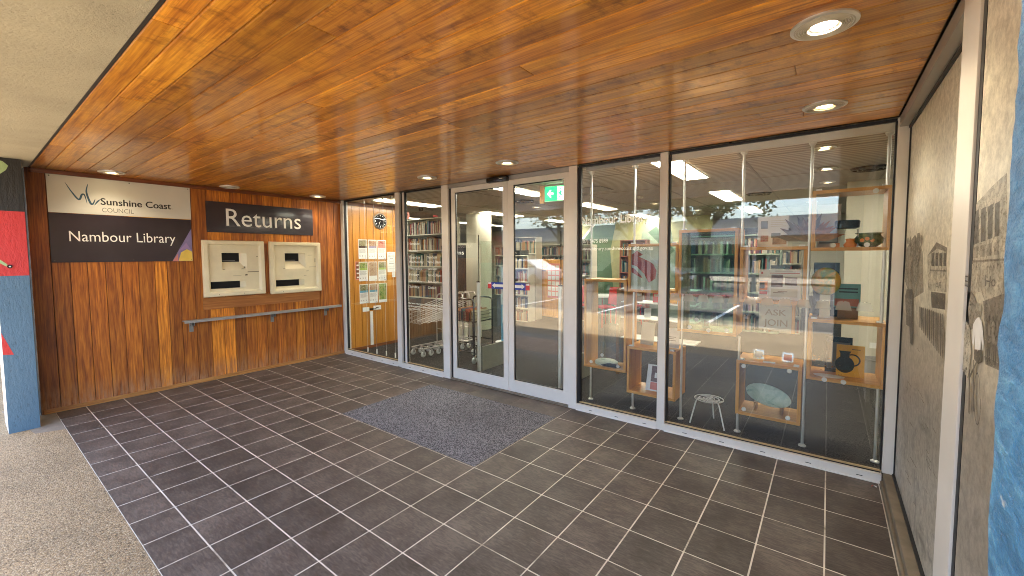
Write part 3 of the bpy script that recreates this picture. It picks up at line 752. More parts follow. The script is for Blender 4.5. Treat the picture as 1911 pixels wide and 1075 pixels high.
# vinyl lettering on the glass (reads from outside, plane y just in front of the pane)
vt = thing('window_lettering', 'white Nambour Library vinyl lettering on the pane right of the doors', 'lettering', (4.7, .013, 1.6))
text('library_name', 'Nambour Library', 4.345, 5.035, 1.905, 1.985, 'y-', .0135, M['vinyl'], vt)
text('library_name', 'Nambour Library', 4.349, 5.039, 1.9075, 1.9875, 'y-', .0132, M['vinyl'], vt)
text('library_name', 'Nambour Library', 4.347, 5.037, 1.9035, 1.9835, 'y-', .0130, M['vinyl'], vt)
text('phone_number', '(07) 5475 8989', 4.352, 4.632, 1.718, 1.758, 'y-', .0135, M['vinyl'], vt)
text('web_address', 'www.library.sunshinecoast.qld.gov.au', 4.352, 5.075, 1.645, 1.680, 'y-', .0135, M['vinyl'], vt)
vo = thing('opening_hours', 'white opening hours lettering on the pane left of the doors', 'lettering', (1.95, .013, .9))
rows = [('Nambour', '', 1.755), ('Monday', '', 1.655), ('Tuesday', '9am-5pm', 1.565), ('Wednesday', '9am-5.30pm', 1.50), ('Thursday', '9am-5pm', 1.41), ('Friday', '9am-5.30pm', 1.325), ('Saturday', '9am-12pm', 1.235), ('Sunday', 'Closed', 1.155)]
for a, b, z in rows:
    text('hours_line', a, 1.645, 1.645+.034*len(a), z, z+.036, 'y-', .0135, M['vinyl'], vo)
    if b: text('hours_line', b, 2.03, 2.03+.026*len(b), z, z+.036, 'y-', .0135, M['vinyl'], vo)
text('hours_line', 'After hours returns are available through the chutes', 1.605, 2.33, .925, .947, 'y-', .0135, M['vinyl'], vo)
text('hours_line', 'and library services are open online all day every day', 1.605, 2.31, .885, .907, 'y-', .0135, M['vinyl'], vo)
text('hours_line', 'closed on public holidays', 1.605, 1.86, .845, .867, 'y-', .0135, M['vinyl'], vo)
# frosted safety motifs
fm = thing('frosted_motifs', 'row of frosted book shaped motifs across the large right pane', 'window film', (5.95, .013, 1.2))
x = 5.225
while x < 6.60:
    wd = .098; y = .0132
    MB().quad([(x, y, 1.19), (x+wd, y, 1.19), (x+wd-.016, y, 1.25), (x+wd*.58, y, 1.258), (x+wd/2, y, 1.25), (x+wd*.42, y, 1.258), (x+.016, y, 1.25)]).build('motif', M['frost'], fm)
    x += .118

# ------------------------------------------------------------------ mural wall on the right
sill_o = thing('mural_wall', 'right-hand wall of aluminium framed panels printed with an old sepia street photograph', 'wall', (6.77, -1.7, 0))
XM = 6.766
M['sepia'] = None
def sepia_mat():
    m, t, b = nmat('sepia_print')
    v = coords(t); tc = N(t, 'TexCoord'); sp = N(t, 'SeparateXYZ'); t.links.new(tc.outputs['Object'], sp.inputs[0])
    n = noise(t, coords(t, (1, 1, 3)), 2.6, 8, .7, .4); n3 = noise(t, v, 24, 6, .8)
    zz = math_(t, 'ADD', sp.outputs[2], math_(t, 'MULTIPLY', n, .35))
    c = ramp(t, math_(t, 'DIVIDE', zz, 2.8), [(.0, (.60, .57, .49)), (.18, (.50, .465, .39)), (.34, (.36, .325, .27)), (.47, (.38, .335, .265)), (.53, (.62, .57, .45)), (.75, (.76, .71, .57)), (1, (.80, .75, .62))])
    k = ramp(t, n3, [(.36, (.62, .61, .58)), (.62, (1.08, 1.08, 1.08))])
    c = mixc(t, 1.0, c, k, 'MULTIPLY')
    bl = ramp(t, noise(t, coords(t, (1, 1.2, 2.0)), 4.0, 8, .75, .8), [(.50, (0, 0, 0)), (.64, (1, 1, 1))])
    low = math_(t, 'SUBTRACT', 1.0, math_(t, 'DIVIDE', sp.outputs[2], 2.3), True)
    c = mixc(t, math_(t, 'MULTIPLY', math_(t, 'MULTIPLY', bl, low), .75), c, (.085, .075, .06))
    t.links.new(c, b.inputs['Base Color']); b.inputs['Roughness'].default_value = .38; return m
M['sepia'] = sepia_mat()
def sep(name, c):
    m = plain(name, c, .42, 0, .45, 22); t = m.node_tree; b = t.nodes['Principled BSDF']
    a = ramp(t, noise(t, coords(t, (1, 1, 1)), 55, 6, .8), [(.36, (.12, .12, .12)), (.50, (.92, .92, .92))]); t.links.new(a, b.inputs['Alpha']); return m
S1 = sep('sepia_dark_ink', (.085, .070, .053)); S2 = sep('sepia_mid_ink', (.20, .17, .13)); S3 = sep('sepia_light_ink', (.46, .42, .33)); S4 = sep('sepia_soft_ink', (.28, .245, .19))
box('print_panel', XM, XM+.012, -1.61, -.028, .075, 2.43, M['sepia'], sill_o)
XN = 6.715
box('print_panel', XN, XN+.012, -3.42, -1.935, .075, 2.43, M['sepia'], sill_o)
box('stile', 6.706, XM+.02, -1.898, -1.682, .075, 2.4985, M['alu'], sill_o, .003)
box('stile_return', 6.735, XM+.02, -1.681, -1.612, .075, 2.431, M['alu2'], sill_o)
box('gap', 6.7135, XM+.02, -1.934, -1.8985, .075, 2.43, M['black'], sill_o)
box('gap', 6.758, XM-.0005, -.033, -.0225, .075, 2.43, M['black'], sill_o)
box('head_frame', 6.706, XM+.02, -1.6815, -.029, 2.4315, 2.4985, M['alu2'], sill_o, .002)
box('head_frame', 6.706, XM+.02, -3.42, -1.8985, 2.4315, 2.4985, M['alu2'], sill_o, .002)
box('head_dark_strip', 6.752, XM-.0005, -1.61, -.03, 2.417, 2.431, M['black'], sill_o)
box('base_gasket', 6.752, XM-.0005, -3.42, -.03, .0755, .088, M['black'], sill_o)
box('sill_step', 6.690, 6.705, -3.28, -.05, -.004, .030, M['sillc'], sill_o, .004)
box('sill', 6.7055, 6.79, -3.42, -.018, -.004, .0745, M['sillc'], sill_o, .005)
box('backing', XM+.021, 6.86, -3.42, .06, 0, 2.62, M['dark_room'], sill_o)
box('return_wall', 6.79, 6.86, .061, .30, 0, 2.5, M['cream'], sill_o)
def bpx(px, py, xx=XM):   # lay out the printed picture: read a point of the photograph on the panel plane
    d = fw + r2*((px-955.5)/782.26) - u2*((py-523.04)/782.26); c = Vector((6.358, -3.828, 1.599))
    return c+d*((xx-c.x)/d.x)
XO = [0]
XW = [XM]
def art(pts, m, n='printed_shape'):
    XO[0] += 1
    P = [bpx(*p, XW[0]) for p in pts]; off = .0006+.00006*XO[0]
    return MB().quad([(XW[0]-off, p.y, p.z) for p in P]).build(n, m, sill_o)
# left panel print: trees, verandah hotel, parade, wagon
art([(1688, 520), (1690, 470), (1698, 452), (1708, 438), (1716, 452), (1722, 470), (1724, 545), (1700, 560)], S4, 'printed_trees')
art([(1703, 470), (1709, 446), (1716, 442), (1719, 475), (1714, 500), (1705, 498)], S2, 'printed_trees')
art([(1731, 478), (1748, 455), (1768, 462), (1767, 545), (1732, 542)], S3, 'printed_hotel')
art([(1731, 478), (1748, 452), (1768, 462), (1768, 470), (1749, 464)], S2, 'printed_roof')
for a in range(4): art([(1739+a*7.5, 473), (1744.5+a*7.5, 471), (1744+a*7.5, 497), (1738.5+a*7.5, 496)], S1, 'printed_window')
art([(1736, 503), (1766, 504), (1766, 507), (1736, 506)], S2, 'printed_rail')
art([(1738, 544), (1765, 548), (1764, 578), (1739, 574)], S1, 'printed_doorway')
text('printed_word', 'Ro', bpx(1752, 535).y, bpx(1762, 535).y, bpx(1757, 537).z, bpx(1757, 525).z, 'x+', XM, S1, None)
o = bpy.data.objects['printed_word']
for v in o.data.vertices: v.co = (XM-.010, v.co.y*-1+2*0+bpx(1752, 535).y+bpx(1762, 535).y, v.co.z)
for v in o.data.vertices: v.co = v.co-Vector(sill_o.location)
o.parent = sill_o
for i in range(26):   # cracks, wheel ruts and gravel specks of the old street
    u = random.uniform(1690, 1752); v = 650+random.uniform(0, 1)**1.2*300; L_ = random.uniform(3, 16)
    art([(u, v), (u+L_*.5, v+L_*.9), (u+L_*.5+1.2, v+L_*.9), (u+.9, v-.4)], S4, 'printed_rut')
for i in range(16):
    u = random.uniform(1688, 1700)+i*1.6; v = 470+random.uniform(-25, 45); r = random.uniform(3, 8)
    art([(u+r*.5*math.cos(q*PI/4)*random.uniform(.6, 1.2), v+r*2.2*math.sin(q*PI/4)*random.uniform(.6, 1.2)) for q in range(8)], S4 if i % 3 else S2, 'printed_foliage')
for i in range(13):   # the parade of people standing along the street
    px = 1717+i*3.6; y0 = 571+i*1.2; hgt = 42+i*3.6
    art([(px, y0+3), (px+1.6, y0), (px+3.0, y0+3), (px+3.6, y0+hgt*.5), (px+2.7, y0+hgt), (px+.6, y0+hgt-2)], S1 if i % 2 else S2, 'printed_figure')
art([(1691, 552), (1694, 540), (1704, 540), (1706, 560), (1705, 645), (1700, 640), (1699, 610), (1693, 606)], S1, 'printed_wagon')
art([(1693, 556), (1703, 558), (1702, 590), (1693, 588)], S2, 'printed_wagon')
XW[0] = XN; XO[0] = 0
# right panel print: verandah, lettering board, barrel, crowd, cyclist in white jacket and boater
art([(1808, 395), (1855, 345), (1880, 322), (1880, 400), (1806, 412)], S3, 'printed_roof')
art([(1803, 404), (1880, 366), (1880, 500), (1801, 500)], S3, 'printed_verandah')
for a in range(5): art([(1806+a*13, 402-a*5.5), (1815+a*13, 395-a*5), (1814+a*13, 458-a*4.5), (1805+a*13, 462-a*5)], S1, 'printed_opening')
for a in range(5): art([(1805+a*13, 465-a*3), (1814+a*13, 461-a*3), (1813+a*13, 483-a*2), (1804+a*13, 484-a*2)], S4, 'printed_railing')
art([(1802, 487), (1878, 482), (1878, 486), (1802, 491)], S2, 'printed_beam')
art([(1800, 494), (1877, 488), (1874, 552), (1840, 562), (1832, 545), (1798, 545)], S3, 'printed_signboard')
for s_, a, b in (('E', 1806, 1813), ('L', 1813, 1819), ('H', 1846, 1856), ('o', 1858, 1866)):
    me = text_mesh(s_, 0, 1, 0, 1, 'x+', 0)
    A = bpx(a, 534, XN); B = bpx(b, 534, XN); top = bpx((a+b)/2, 514, XN)
    for v in me.vertices:
        h, z = v.co.y, v.co.z; v.co = (XN-.008, A.y+(B.y-A.y)*h, A.z+(top.z-A.z)*z)
        v.co = v.co-Vector(sill_o.location)
    me.materials.clear(); me.materials.append(S1); o = bpy.data.objects.new('printed_letter', me); C.objects.link(o); o.parent = sill_o
pts = [(1812+13*math.cos(t*PI/9), 580+36*math.sin(t*PI/9)) for t in range(18)]; art(pts, S2, 'printed_barrel')
pts = [(1816+8*math.cos(t*PI/9), 578+27*math.sin(t*PI/9)) for t in range(18)]; art(pts, S4, 'printed_barrel')
art([(1836, 562), (1876, 548), (1874, 610), (1838, 600)], S2, 'printed_doorway')
art([(1838, 664), (1872, 682), (1872, 694), (1840, 680)], S2, 'printed_kerb')
for i in range(9):
    px = 1839+i*3.7; y0 = 586+(i*7) % 13; art([(px, y0+4), (px+1.8, y0), (px+3.4, y0+4), (px+4.2, y0+50), (px+3.2, y0+88), (px+.4, y0+86)], S1 if i % 3 else S2, 'printed_figure')
for i in range(4): art([(1846+i*7, 600+i*3), (1849+i*7, 596+i*3), (1852+i*7, 600+i*3), (1853+i*7, 640+i*3), (1846+i*7, 640+i*3)], S4 if i % 2 else S2, 'printed_figure')
art([(1800, 612), (1806, 600), (1812, 612), (1815, 660), (1808, 706), (1798, 690)], S3, 'printed_figure')
art([(1816.5, 640), (1818, 606), (1824, 595), (1829, 592), (1835, 600), (1838.5, 640), (1836.5, 655), (1833, 630), (1832, 656), (1822, 655), (1821, 625), (1819, 645)], M['paper'], 'printed_jacket')
art([(1823, 577), (1825, 566), (1832, 566), (1834, 577), (1836, 580), (1821, 580)], S3, 'printed_hat')
art([(1824, 580), (1833, 580), (1832, 592), (1826, 592)], S4, 'printed_face')
art([(1820, 652), (1836, 654), (1836, 676), (1828, 680), (1820, 670)], S1, 'printed_trousers')
def wheel(cx_, cy_, rx, ry):
    for k in range(20):
        t0, t1 = k*PI/10, (k+1)*PI/10; q = 1.0; p = .84
        art([(cx_+rx*math.cos(t0), cy_+ry*math.sin(t0)), (cx_+rx*math.cos(t1), cy_+ry*math.sin(t1)), (cx_+rx*p*math.cos(t1), cy_+ry*(p+.1)*math.sin(t1)), (cx_+rx*p*math.cos(t0), cy_+ry*(p+.1)*math.sin(t0))], S1, 'printed_wheel')
XO[0] = 70
wheel(1829, 745, 6.5, 50)
art([(1814, 690), (1816, 690), (1815, 775), (1812.5, 770)], S1, 'printed_bicycle'); art([(1815, 700), (1829, 672), (1830, 676), (1816, 706)], S1, 'printed_bicycle'); art([(1822, 672), (1824, 672), (1824, 770), (1821.5, 768)], S1, 'printed_bicycle')

# ================================================================== INTERIOR
struct('library_floor', MB().box(-12, 13, .101, 16, -.10, -.002), M['carpet'])
struct('entry_carpet', MB().quad([(.6, 1.9, .002), (4.15, 1.9, .002), (3.4, 2.9, .002), (.6, 2.9, .002)]), M['carpet2'])
struct('inner_walls', MB().box(-12, 13, 15.8, 16, 0, 3.15).box(-12, -11.9, -3.3, 15.8, 0, 3.15).box(12.9, 13, -3.3, 15.8, 0, 3.15).box(-11.9, -.05, .10, .22, 0, 3.15).box(6.86, 12.9, .10, .22, 0, 3.15), M['cream'])
ic = struct('library_ceiling', MB().box(-.55, 12.9, .061, 8.2, 2.530, 2.60), M['black'])
pm = {}
gx = [-.55, .03, 1.13, 2.28, 3.43, 4.53, 5.68, 6.83, 7.98, 9.13]; gy = [.064, .70, 1.98, 3.26, 4.54, 5.82, 7.10, 8.2]
for a in range(len(gx)-1):
    for b in range(len(gy)-1):
        key = (round(gx[a+1]-gx[a]-.022, 3), round(gy[b+1]-gy[b]-.022, 3))
        if key not in pm:
            o = MB().box(-key[0]/2, key[0]/2, -key[1]/2, key[1]/2, 0, .02).build('ceiling_panel', M['aceil']); pm[key] = o.data; bpy.data.objects.remove(o)
        o = bpy.data.objects.new('ceiling_panel', pm[key]); C.objects.link(o); o.parent = ic; o.location = ((gx[a]+gx[a+1])/2, (gy[b]+gy[b+1])/2, 2.503)
tb_ = MB()
for g in gx[1:]: tb_.box(g-.0105, g+.0105, .065, 8.2, 2.4995, 2.512)
for g in gy[1:-1]:
    for a in range(len(gx)-1): tb_.box(gx[a]+.0105, gx[a+1]-.0105, g-.0105, g+.0105, 2.4995, 2.512)
tb_.build('ceiling_grid', plain('ceiling_tee', (.26, .235, .19), .6), ic)
struct('hall_ceiling', MB().box(-11.9, -.551, .22, 15.8, 3.05, 3.14).box(-.55, 12.9, 8.201, 15.8, 3.05, 3.14), M['aceil'])
struct('ceiling_bulkhead', MB().box(-.65, -.551, .22, 8.3, 2.5, 3.049).box(-.55, 12.9, 8.201, 8.3, 2.5, 3.049), M['aceil'])
ntr = 0
def troffer(x, y, z, lab, ry=1.26, rx=.26):
    t = thing('troffer_light', lab, 'ceiling light', (x, y, z), 'fluorescent troffer lights in the library ceiling')
    mbf = MB(); f = .018
    for q in ((x-rx/2-f, x-rx/2, y-f, y+ry+f), (x+rx/2, x+rx/2+f, y-f, y+ry+f), (x-rx/2, x+rx/2, y-f, y), (x-rx/2, x+rx/2, y+ry, y+ry+f)): mbf.box(*q, z-.010, z-.001)
    mbf.build('frame', M['white'], t)
    MB().box(x-rx/2, x+rx/2, y, y+ry, z-.0075, z-.0015).build('diffuser', M['tube'], t)
names_x = {5.08: 'right', 2.88: 'middle', .62: 'left'}
rowname = ['first row from the glass', 'second row from the glass', 'third row from the glass']
for x, nm in ((5.08, 'behind the right-hand display window'), (2.88, 'above the sliding doors'), (.62, 'near the amber pine wall')):
    for j in range(3): troffer(x, .25+2.56*j, 2.4995, 'glowing rectangular troffer light %s, %s' % (nm, rowname[j]))
for x, nm in ((7.28, 'far right by the round cream column'),):
    for j in range(2): troffer(x, .9+2.56*j, 2.4995, 'troffer light at the %s, %s' % (nm, rowname[j]))
i = 0
for x in (-1.9, -4.2, -6.5):
    i += 1
    for j in range(5):
        y = 1.2+2.56*j; tr = troffer(x, y, 3.049, 'troffer in the higher hall ceiling, %s line left of the bulkhead, %s from the front' % (('first', 'second', 'third')[i-1], ('first', 'second', 'third', 'fourth', 'fifth')[j]))
for x, q in ((.62, 'leftmost'), (2.88, 'second'), (5.1, 'third'), (7.4, 'rightmost')):
    for j in range(2): troffer(x, 9.2+2.7*j, 3.049, 'troffer in the hall ceiling far behind the entrance, %s line, %s one' % (q, ('nearer', 'farther')[j]))
for x, y, l in ((6.30, .68, 'interior downlight nearest the glass above the upper right display box'), (6.32, 1.77, 'second interior downlight above the upper right display box'), (6.32, 2.81, 'third interior downlight from the glass at upper right'),
             (1.99, 2.73, 'interior downlight seen through the right door leaf'), (.9, .35, 'interior downlight by the amber pine wall beside the clock'), (3.9, 3.6, 'interior downlight seen above the window lettering'), (4.2, 5.3, 'interior downlight deep behind the window lettering'), (6.1, 5.2, 'interior downlight behind the upper right display box')):
    downlight(x, y, l, 'bulbin', .085, 'interior_downlight', 'downlights in the library ceiling', 2.4995)
def vent(x, y, l):
    t = thing('ceiling_vent', l, 'vent', (x, y, 2.5), 'round black ceiling vents')
    v_ = MB()
    for r in (.17, .125, .08): v_.lathe([(r, 0), (r-.012, -.02), (r-.022, -.02), (r-.018, 0)], (x, y, 2.4995), 28, caps=False)
    v_.build('rings', M['blackp'], t, smooth=True); MB().lathe([(.0005, -.004), (.165, -.004)], (x, y, 2.4995), 24).build('throat', M['black'], t)
vent(6.68, 2.02, 'round black air vent in the interior ceiling at upper right'); vent(5.50, 3.42, 'round dark air vent in the interior ceiling above the tall display box'); vent(2.3, 1.9, 'round dark air vent seen through the right door leaf')
sv = thing('slatted_vent', 'rectangular slatted air grille in the ceiling behind the lettered pane', 'vent', (3.5, 1.4, 2.5))
v_ = MB()
for k in range(9): v_.box(3.55, 3.95, 1.30+k*.045, 1.318+k*.045, 2.488, 2.4985)
v_.build('slats', M['alu2'], sv); box('back', 3.54, 3.96, 1.28, 1.71, 2.4986, 2.4993, M['black'], sv)
ct = thing('curtain_track', 'dark perforated track fixed to the ceiling behind the lettered pane', 'track', (4.7, .1, 2.46))
box('channel', 4.36, 5.13, .075, .135, 2.455, 2.497, M['alu2'], ct)
sdm = thing('smoke_detector', 'small cream smoke detector on the ceiling behind the lettered pane', 'detector', (3.9, 1.9, 2.49))
MB().lathe([(.05, 0), (.048, -.02), (.03, -.035), (.0005, -.037)], (4.0, 2.6, 2.4995), 20).build('body', M['cream'], sdm, smooth=True)
scm = thing('security_camera', 'small black dome camera at the end of the amber pine wall', 'camera', (.2, 1.4, 2.47))
MB().lathe([(.045, 0), (.045, -.02), (.035, -.05), (.0005, -.065)], (.20, 1.50, 2.4995), 16).build('dome', M['blackp'], scm, smooth=True)

# amber pine wall inside
aw = thing('pine_wall', 'amber varnished pine board wall behind the leftmost glass pane', 'wall', (0, .7, 0))
y = .066
for k, wv in enumerate([.12, .135, .14, .135, .135, .135, .14, .13, .10]):
    o = MB().box(-.02, .0, y+.0026, y+wv-.0026, .05, 2.44).build('board', M['amber'], aw, .003); v = random.uniform(.86, 1.1); o.color = (v, v, v, 1); y += wv
box('skirting', -.02, .012, .066, y-.001, 0, .049, M['trimdark'], aw); box('top_trim', -.02, .012, .066, y-.001, 2.441, 2.499, M['trimdark'], aw)
o = box('end_post', -.05, .012, y, y+.05, 0, 2.499, M['amber'], aw); o.color = (.55, .45, .4, 1)
box('core', -.049, -.0205, .061, y-.001, 0, 2.499, M['dark_room'], aw)
# clock
ck = thing('wall_clock', 'round black wall clock with a chrome rim on the pine wall', 'clock', (.002, .72, 2.215))
RY = Matrix.Rotation(PI/2, 4, 'Y')
MB().lathe([(.118, .001), (.135, .004), (.138, .02), (.125, .032), (.120, .026)], (.001, .72, 2.215), 40, mat=RY, caps=False).build('rim', M['chrome'], ck, smooth=True)
MB().lathe([(.0005, .022), (.121, .022)], (.001, .72, 2.215), 36, mat=RY).build('face', M['blackp'], ck)
MB().lathe([(.119, 0), (.119, .0215)], (.001, .72, 2.215), 36, mat=RY).build('body', M['black'], ck)
nm = MB()
for k in range(12):
    a = k*PI/6; yy = .72+.098*math.sin(a); zz = 2.215+.098*math.cos(a); s = .009 if k % 3 else .013
    nm.quad([(.0245, yy-s*.5, zz-s), (.0245, yy+s*.5, zz-s), (.0245, yy+s*.5, zz+s), (.0245, yy-s*.5, zz+s)])
nm.build('hour_marks', M['textwhite'], ck)
wv = MB()
for k in range(10):
    y0 = .61+k*.022; y1 = y0+.022; f1 = lambda q: 2.245+.008*math.sin((q-.61)*26)
    wv.quad([(.0248, y0, f1(y0)), (.0248, y1, f1(y1)), (.0248, y1, f1(y1)+.014), (.0248, y0, f1(y0)+.014)])
wv.build('wave_band', M['textwhite'], ck)
hn = MB(); 
for a, L in ((rad(205), .075), (rad(215), .05)):
    d = Vector((0, math.sin(a), math.cos(a))); n_ = Vector((0, d.z, -d.y))*.003; c = Vector((.0255, .72, 2.215))
    hn.quad([c-n_, c+n_, c+n_+d*L, c-n_+d*L])
hn.build('hands', M['chrome'], ck)
# flyers
pm_ = ['ph1', 'ph2', 'ph3', 'ph4', 'ph2', 'ph1', 'ph1', 'ph2', 'ph4']; bandm = ['textblack', 'lilac', 'pink', 'limep', None, 'limep', 'skyp', 'skyp', None]
rowz = [(1.555, 1.885), (1.175, 1.505), (.79, 1.12)]; colr = [(.285, .455), (.475, .645), (.665, .835)]
desc = ['black banner', 'purple banner', 'salmon banner', 'green banner', 'portrait photo', 'olive banner', 'teal banner', 'teal banner', 'bright green photo']
pos = ['top left', 'top middle', 'top right', 'middle left', 'centre', 'middle right', 'bottom left', 'bottom middle', 'bottom right']
for r in range(3):
    for c in range(3):
        k = r*3+c; z0, z1 = rowz[r]; y0, y1 = colr[c]; z0 -= c*.006
        f = thing('flyer', 'event flyer with %s, %s of the nine on the pine wall' % (desc[k], pos[k]), 'flyer', (.002, (y0+y1)/2, z0), 'event flyers on the pine wall')
        box('sheet', .0015, .0035, y0, y1, z0, z1, M['paper'], f)
        ph = (z1-.11, z1-.012) if k not in (4, 8) else ((z0+.09, z1-.012) if k == 4 else (z0+.05, z1-.01))
        MB().quad(poly_x([(y0+.01, ph[0]), (y1-.01, ph[0]), (y1-.01, ph[1]), (y0+.01, ph[1])], .0042)).build('photo', M[pm_[k]], f)
        if bandm[k]: MB().quad(poly_x([(y0+.01, ph[0]-.035), (y1-.01, ph[0]-.035), (y1-.01, ph[0]), (y0+.01, ph[0])], .0042)).build('banner', M[bandm[k]], f)
        tl = MB()
        if k not in (4, 8):
            for q in range(6):
                zz = ph[0]-.055-q*.012; tl.quad(poly_x([(y0+.014, zz), (y1-.02-(q % 3)*.012, zz), (y1-.02-(q % 3)*.012, zz+.004), (y0+.014, zz+.004)], .0042))
            for q in range(3): tl.quad(poly_x([(y0+.02+q*.05, z0+.04), (y0+.032+q*.05, z0+.04), (y0+.032+q*.05, z0+.06), (y0+.02+q*.05, z0+.06)], .0042))
        tl.quad(poly_x([(y1-.05, z0+.012), (y1-.012, z0+.012), (y1-.012, z0+.018), (y1-.05, z0+.018)], .0042))
        tl.build('print', M['textgrey'], f)
nt_ = thing('notice_sheet', 'plain white notice sheet right of the flyers on the pine wall', 'notice', (.002, .95, 1.3), None)
box('sheet', .0015, .0035, .862, 1.035, 1.31, 1.675, M['paper'], nt_)
tl = MB()
for q, (a, b, hh) in enumerate(((.89, .97, .005), (.885, 1.01, .012), (.92, .985, .008), (.905, 1.0, .008), (.895, 1.005, .008), (.88, 1.02, .003), (.885, 1.015, .003))):
    zz = 1.64-q*.045; tl.quad(poly_x([(a, zz), (b, zz), (b, zz+hh), (a, zz+hh)], .0042))
tl.build('print', M['textgrey'], nt_)
tag(box('note_card', .0015, .004, .96, 1.03, 1.215, 1.305, M['paper']), 'small white card under the plain notice sheet', 'card')
rn = thing('red_print_note', 'small white note with red print at the right end of the pine wall', 'note', (.002, 1.08, 1.4)); box('sheet', .0015, .0035, 1.045, 1.10, 1.34, 1.47, M['paper'], rn); box('print', .0036, .0044, 1.055, 1.09, 1.40, 1.425, M['red'], rn)
rf = thing('red_framed_card', 'card with an orange-red border sticking out left of the middle flyers', 'card', (.002, .24, 1.3))
box('border', .0015, .003, .215, .284, 1.20, 1.51, M['pink'], rf); box('sheet', .0031, .0038, .228, .283, 1.213, 1.497, M['trimdark'], rf)
for q in range(4): box('stripe', .0039, .0043, .24, .28, 1.23+q*.068, 1.255+q*.068, M['paper'], rf)
pp = thing('power_points', 'two white wall sockets with a black plug and white cable duct', 'socket', (.002, .45, .7))
for a, b, z in ((.335, .46, .645), (.545, .70, .655)): box('plate', .0015, .014, a, b, z, z+.075, M['white'], pp, .003)
MB().box(.002, .035, .46, .53, .665, .695).tube([(.03, .53, .68), (.05, .56, .68), (.03, .60, .70), (.02, .64, .695)], .008, 6).build('plug', M['blackp'], pp, .003)
box('cable_duct', .0015, .018, .475, .527, .05, .64, M['white'], pp)
# hanging picture wires behind first pane
for k, x in enumerate((.50, .74, .98, 1.20)):
    t = thing('hanging_wire', 'thin hanging wire with white end clips, %s from the left in the leftmost pane' % ('first', 'second', 'third', 'fourth')[k], 'wire', (x, .09, 0), 'hanging wires behind the leftmost pane')
    MB().tube([(x, .085, .10), (x, .085, 2.46)], .0016, 5).build('wire', M['steel'], t)
    MB().box(x-.007, x+.007, .078, .092, .072, .145).box(x-.007, x+.007, .078, .092, 2.44, 2.485).build('clip', M['white'], t)

# ------------------------------------------------------------------ display poles and boxes
PX = [4.295, 4.775, 5.255, 5.747, 6.230, 6.690]
segs = [[(0, .365), (1.34, 2.5)], [(0, .165), (.655, 1.22), (1.71, 2.5)], [(0, 1.22), (1.835, 2.5)], [(0, .17), (.655, .865), (1.665, 2.5)], [(0, 2.5)], [(0, .575), (1.075, 1.62), (2.105, 2.5)]]
ordn = ['first', 'second', 'third', 'fourth', 'fifth', 'sixth']
for i, x in enumerate(PX):
    t = thing('display_pole', 'slim silver floor to ceiling display pole, %s from the doors' % ordn[i], 'pole', (x, .345, 0), 'display poles behind the right-hand panes')
    for a, b in segs[i]: MB().tube([(x, .345, a), (x, .345, b)], .011, 10).build('tube', M['steel'], t, smooth=True)
    MB().lathe([(.028, 0), (.028, .008), (.013, .02), (.011, .02)], (x, .345, 0), 16).build('foot', M['steel'], t, smooth=True)
    MB().lathe([(.011, -.04), (.02, -.035), (.032, -.006), (.032, 0)], (x, .345, 2.4995), 16).build('ceiling_cup', M['steel'], t, smooth=True)
XD = .335
def dbox(x0, x1, z0, z1, depth, lab, glass=True, discs=(), back=None, th=.026):
    t = thing('display_box', lab, 'display box', ((x0+x1)/2, XD, z0), 'beech display boxes hung between the poles')
    y1 = XD+depth
    box('bottom_panel', x0, x1, XD, y1, z0, z0+th, M['beech'], t, .0015)
    box('top_panel', x0, x1, XD, y1, z1-th, z1, M['beech'], t, .0015)
    box('side_panel', x0, x0+th, XD+.0005, y1, z0+th+.0005, z1-th-.0005, M['beechz'], t, .0015)
    box('side_panel', x1-th, x1, XD+.0005, y1, z0+th+.0005, z1-th-.0005, M['beechz'], t, .0015)
    if glass == 'teal': box('glass_door', x0+th+.001, x1-th-.001, XD+.006, XD+.010, z0+th+.001, z1-th-.001, M['tealglass'], t)
    elif glass: box('glass_door', x0+th+.001, x1-th-.001, XD+.006, XD+.010, z0+th+.001, z1-th-.001, M['cabglass'], t)
    if back: box('back_panel', x0+th+.001, x1-th-.001, y1-.008, y1, z0+th+.001, z1-th-.001, M[back], t)
    d = MB()
    for (u, v) in discs:
        cx_, cz = x0+u*(x1-x0), z0+v*(z1-z0); r = .018
        MB().lathe([(.0003, -.006), (r, -.006), (r, 0)], (cx_, XD+.0045, cz), 16, mat=Matrix.Rotation(-PI/2, 4, 'X')).build('glass_clip', M['white'], t)
    c = MB().box(x1-.06, x1-.02, XD+.01, XD+.05, z1+.0005, z1+.014).box(x0+.02, x0+.06, XD+.01, XD+.05, z1+.0005, z1+.014)
    c.build('clamp', M['steel'], t, .002)
    return t
B1 = dbox(4.215, 4.700, .362, 1.337, .30, 'tall glazed beech box nearest the doors', True, [(.18, .065), (.82, .06), (.45, .16)])
B2 = dbox(4.712, 5.203, .162, .652, .36, 'low open beech box holding a tilted magazine', False)
B3 = dbox(4.716, 5.210, 1.218, 1.708, .30, 'square beech box high behind the Nambour Library lettering', True, [(.3, .08), (.72, .08)])
B4 = dbox(5.214, 5.718, .862, 1.830, .34, 'tallest glazed beech box in the middle of the display', 'teal', [(.22, .05), (.55, .035), (.85, .05), (.34, .13)])
B5 = dbox(5.735, 6.222, 1.175, 1.660, .30, 'square beech box with the framed print, under the dried palm', False)
B6 = dbox(6.240, 6.722, 1.622, 2.100, .34, 'topmost beech box at right holding the green pot', False, [(.30, .09), (.72, .09), (.8, .93)])
B7 = dbox(6.240, 6.724, .572, 1.072, .40, 'beech box at right holding the yellow jug book', False, [(.25, .03), (.5, .03)])
B8 = dbox(5.728, 6.212, .166, .656, .36, 'lowest beech box holding the pale green platter', True, [(.12, .90), (.82, .92), (.14, .11), (.82, .10)])
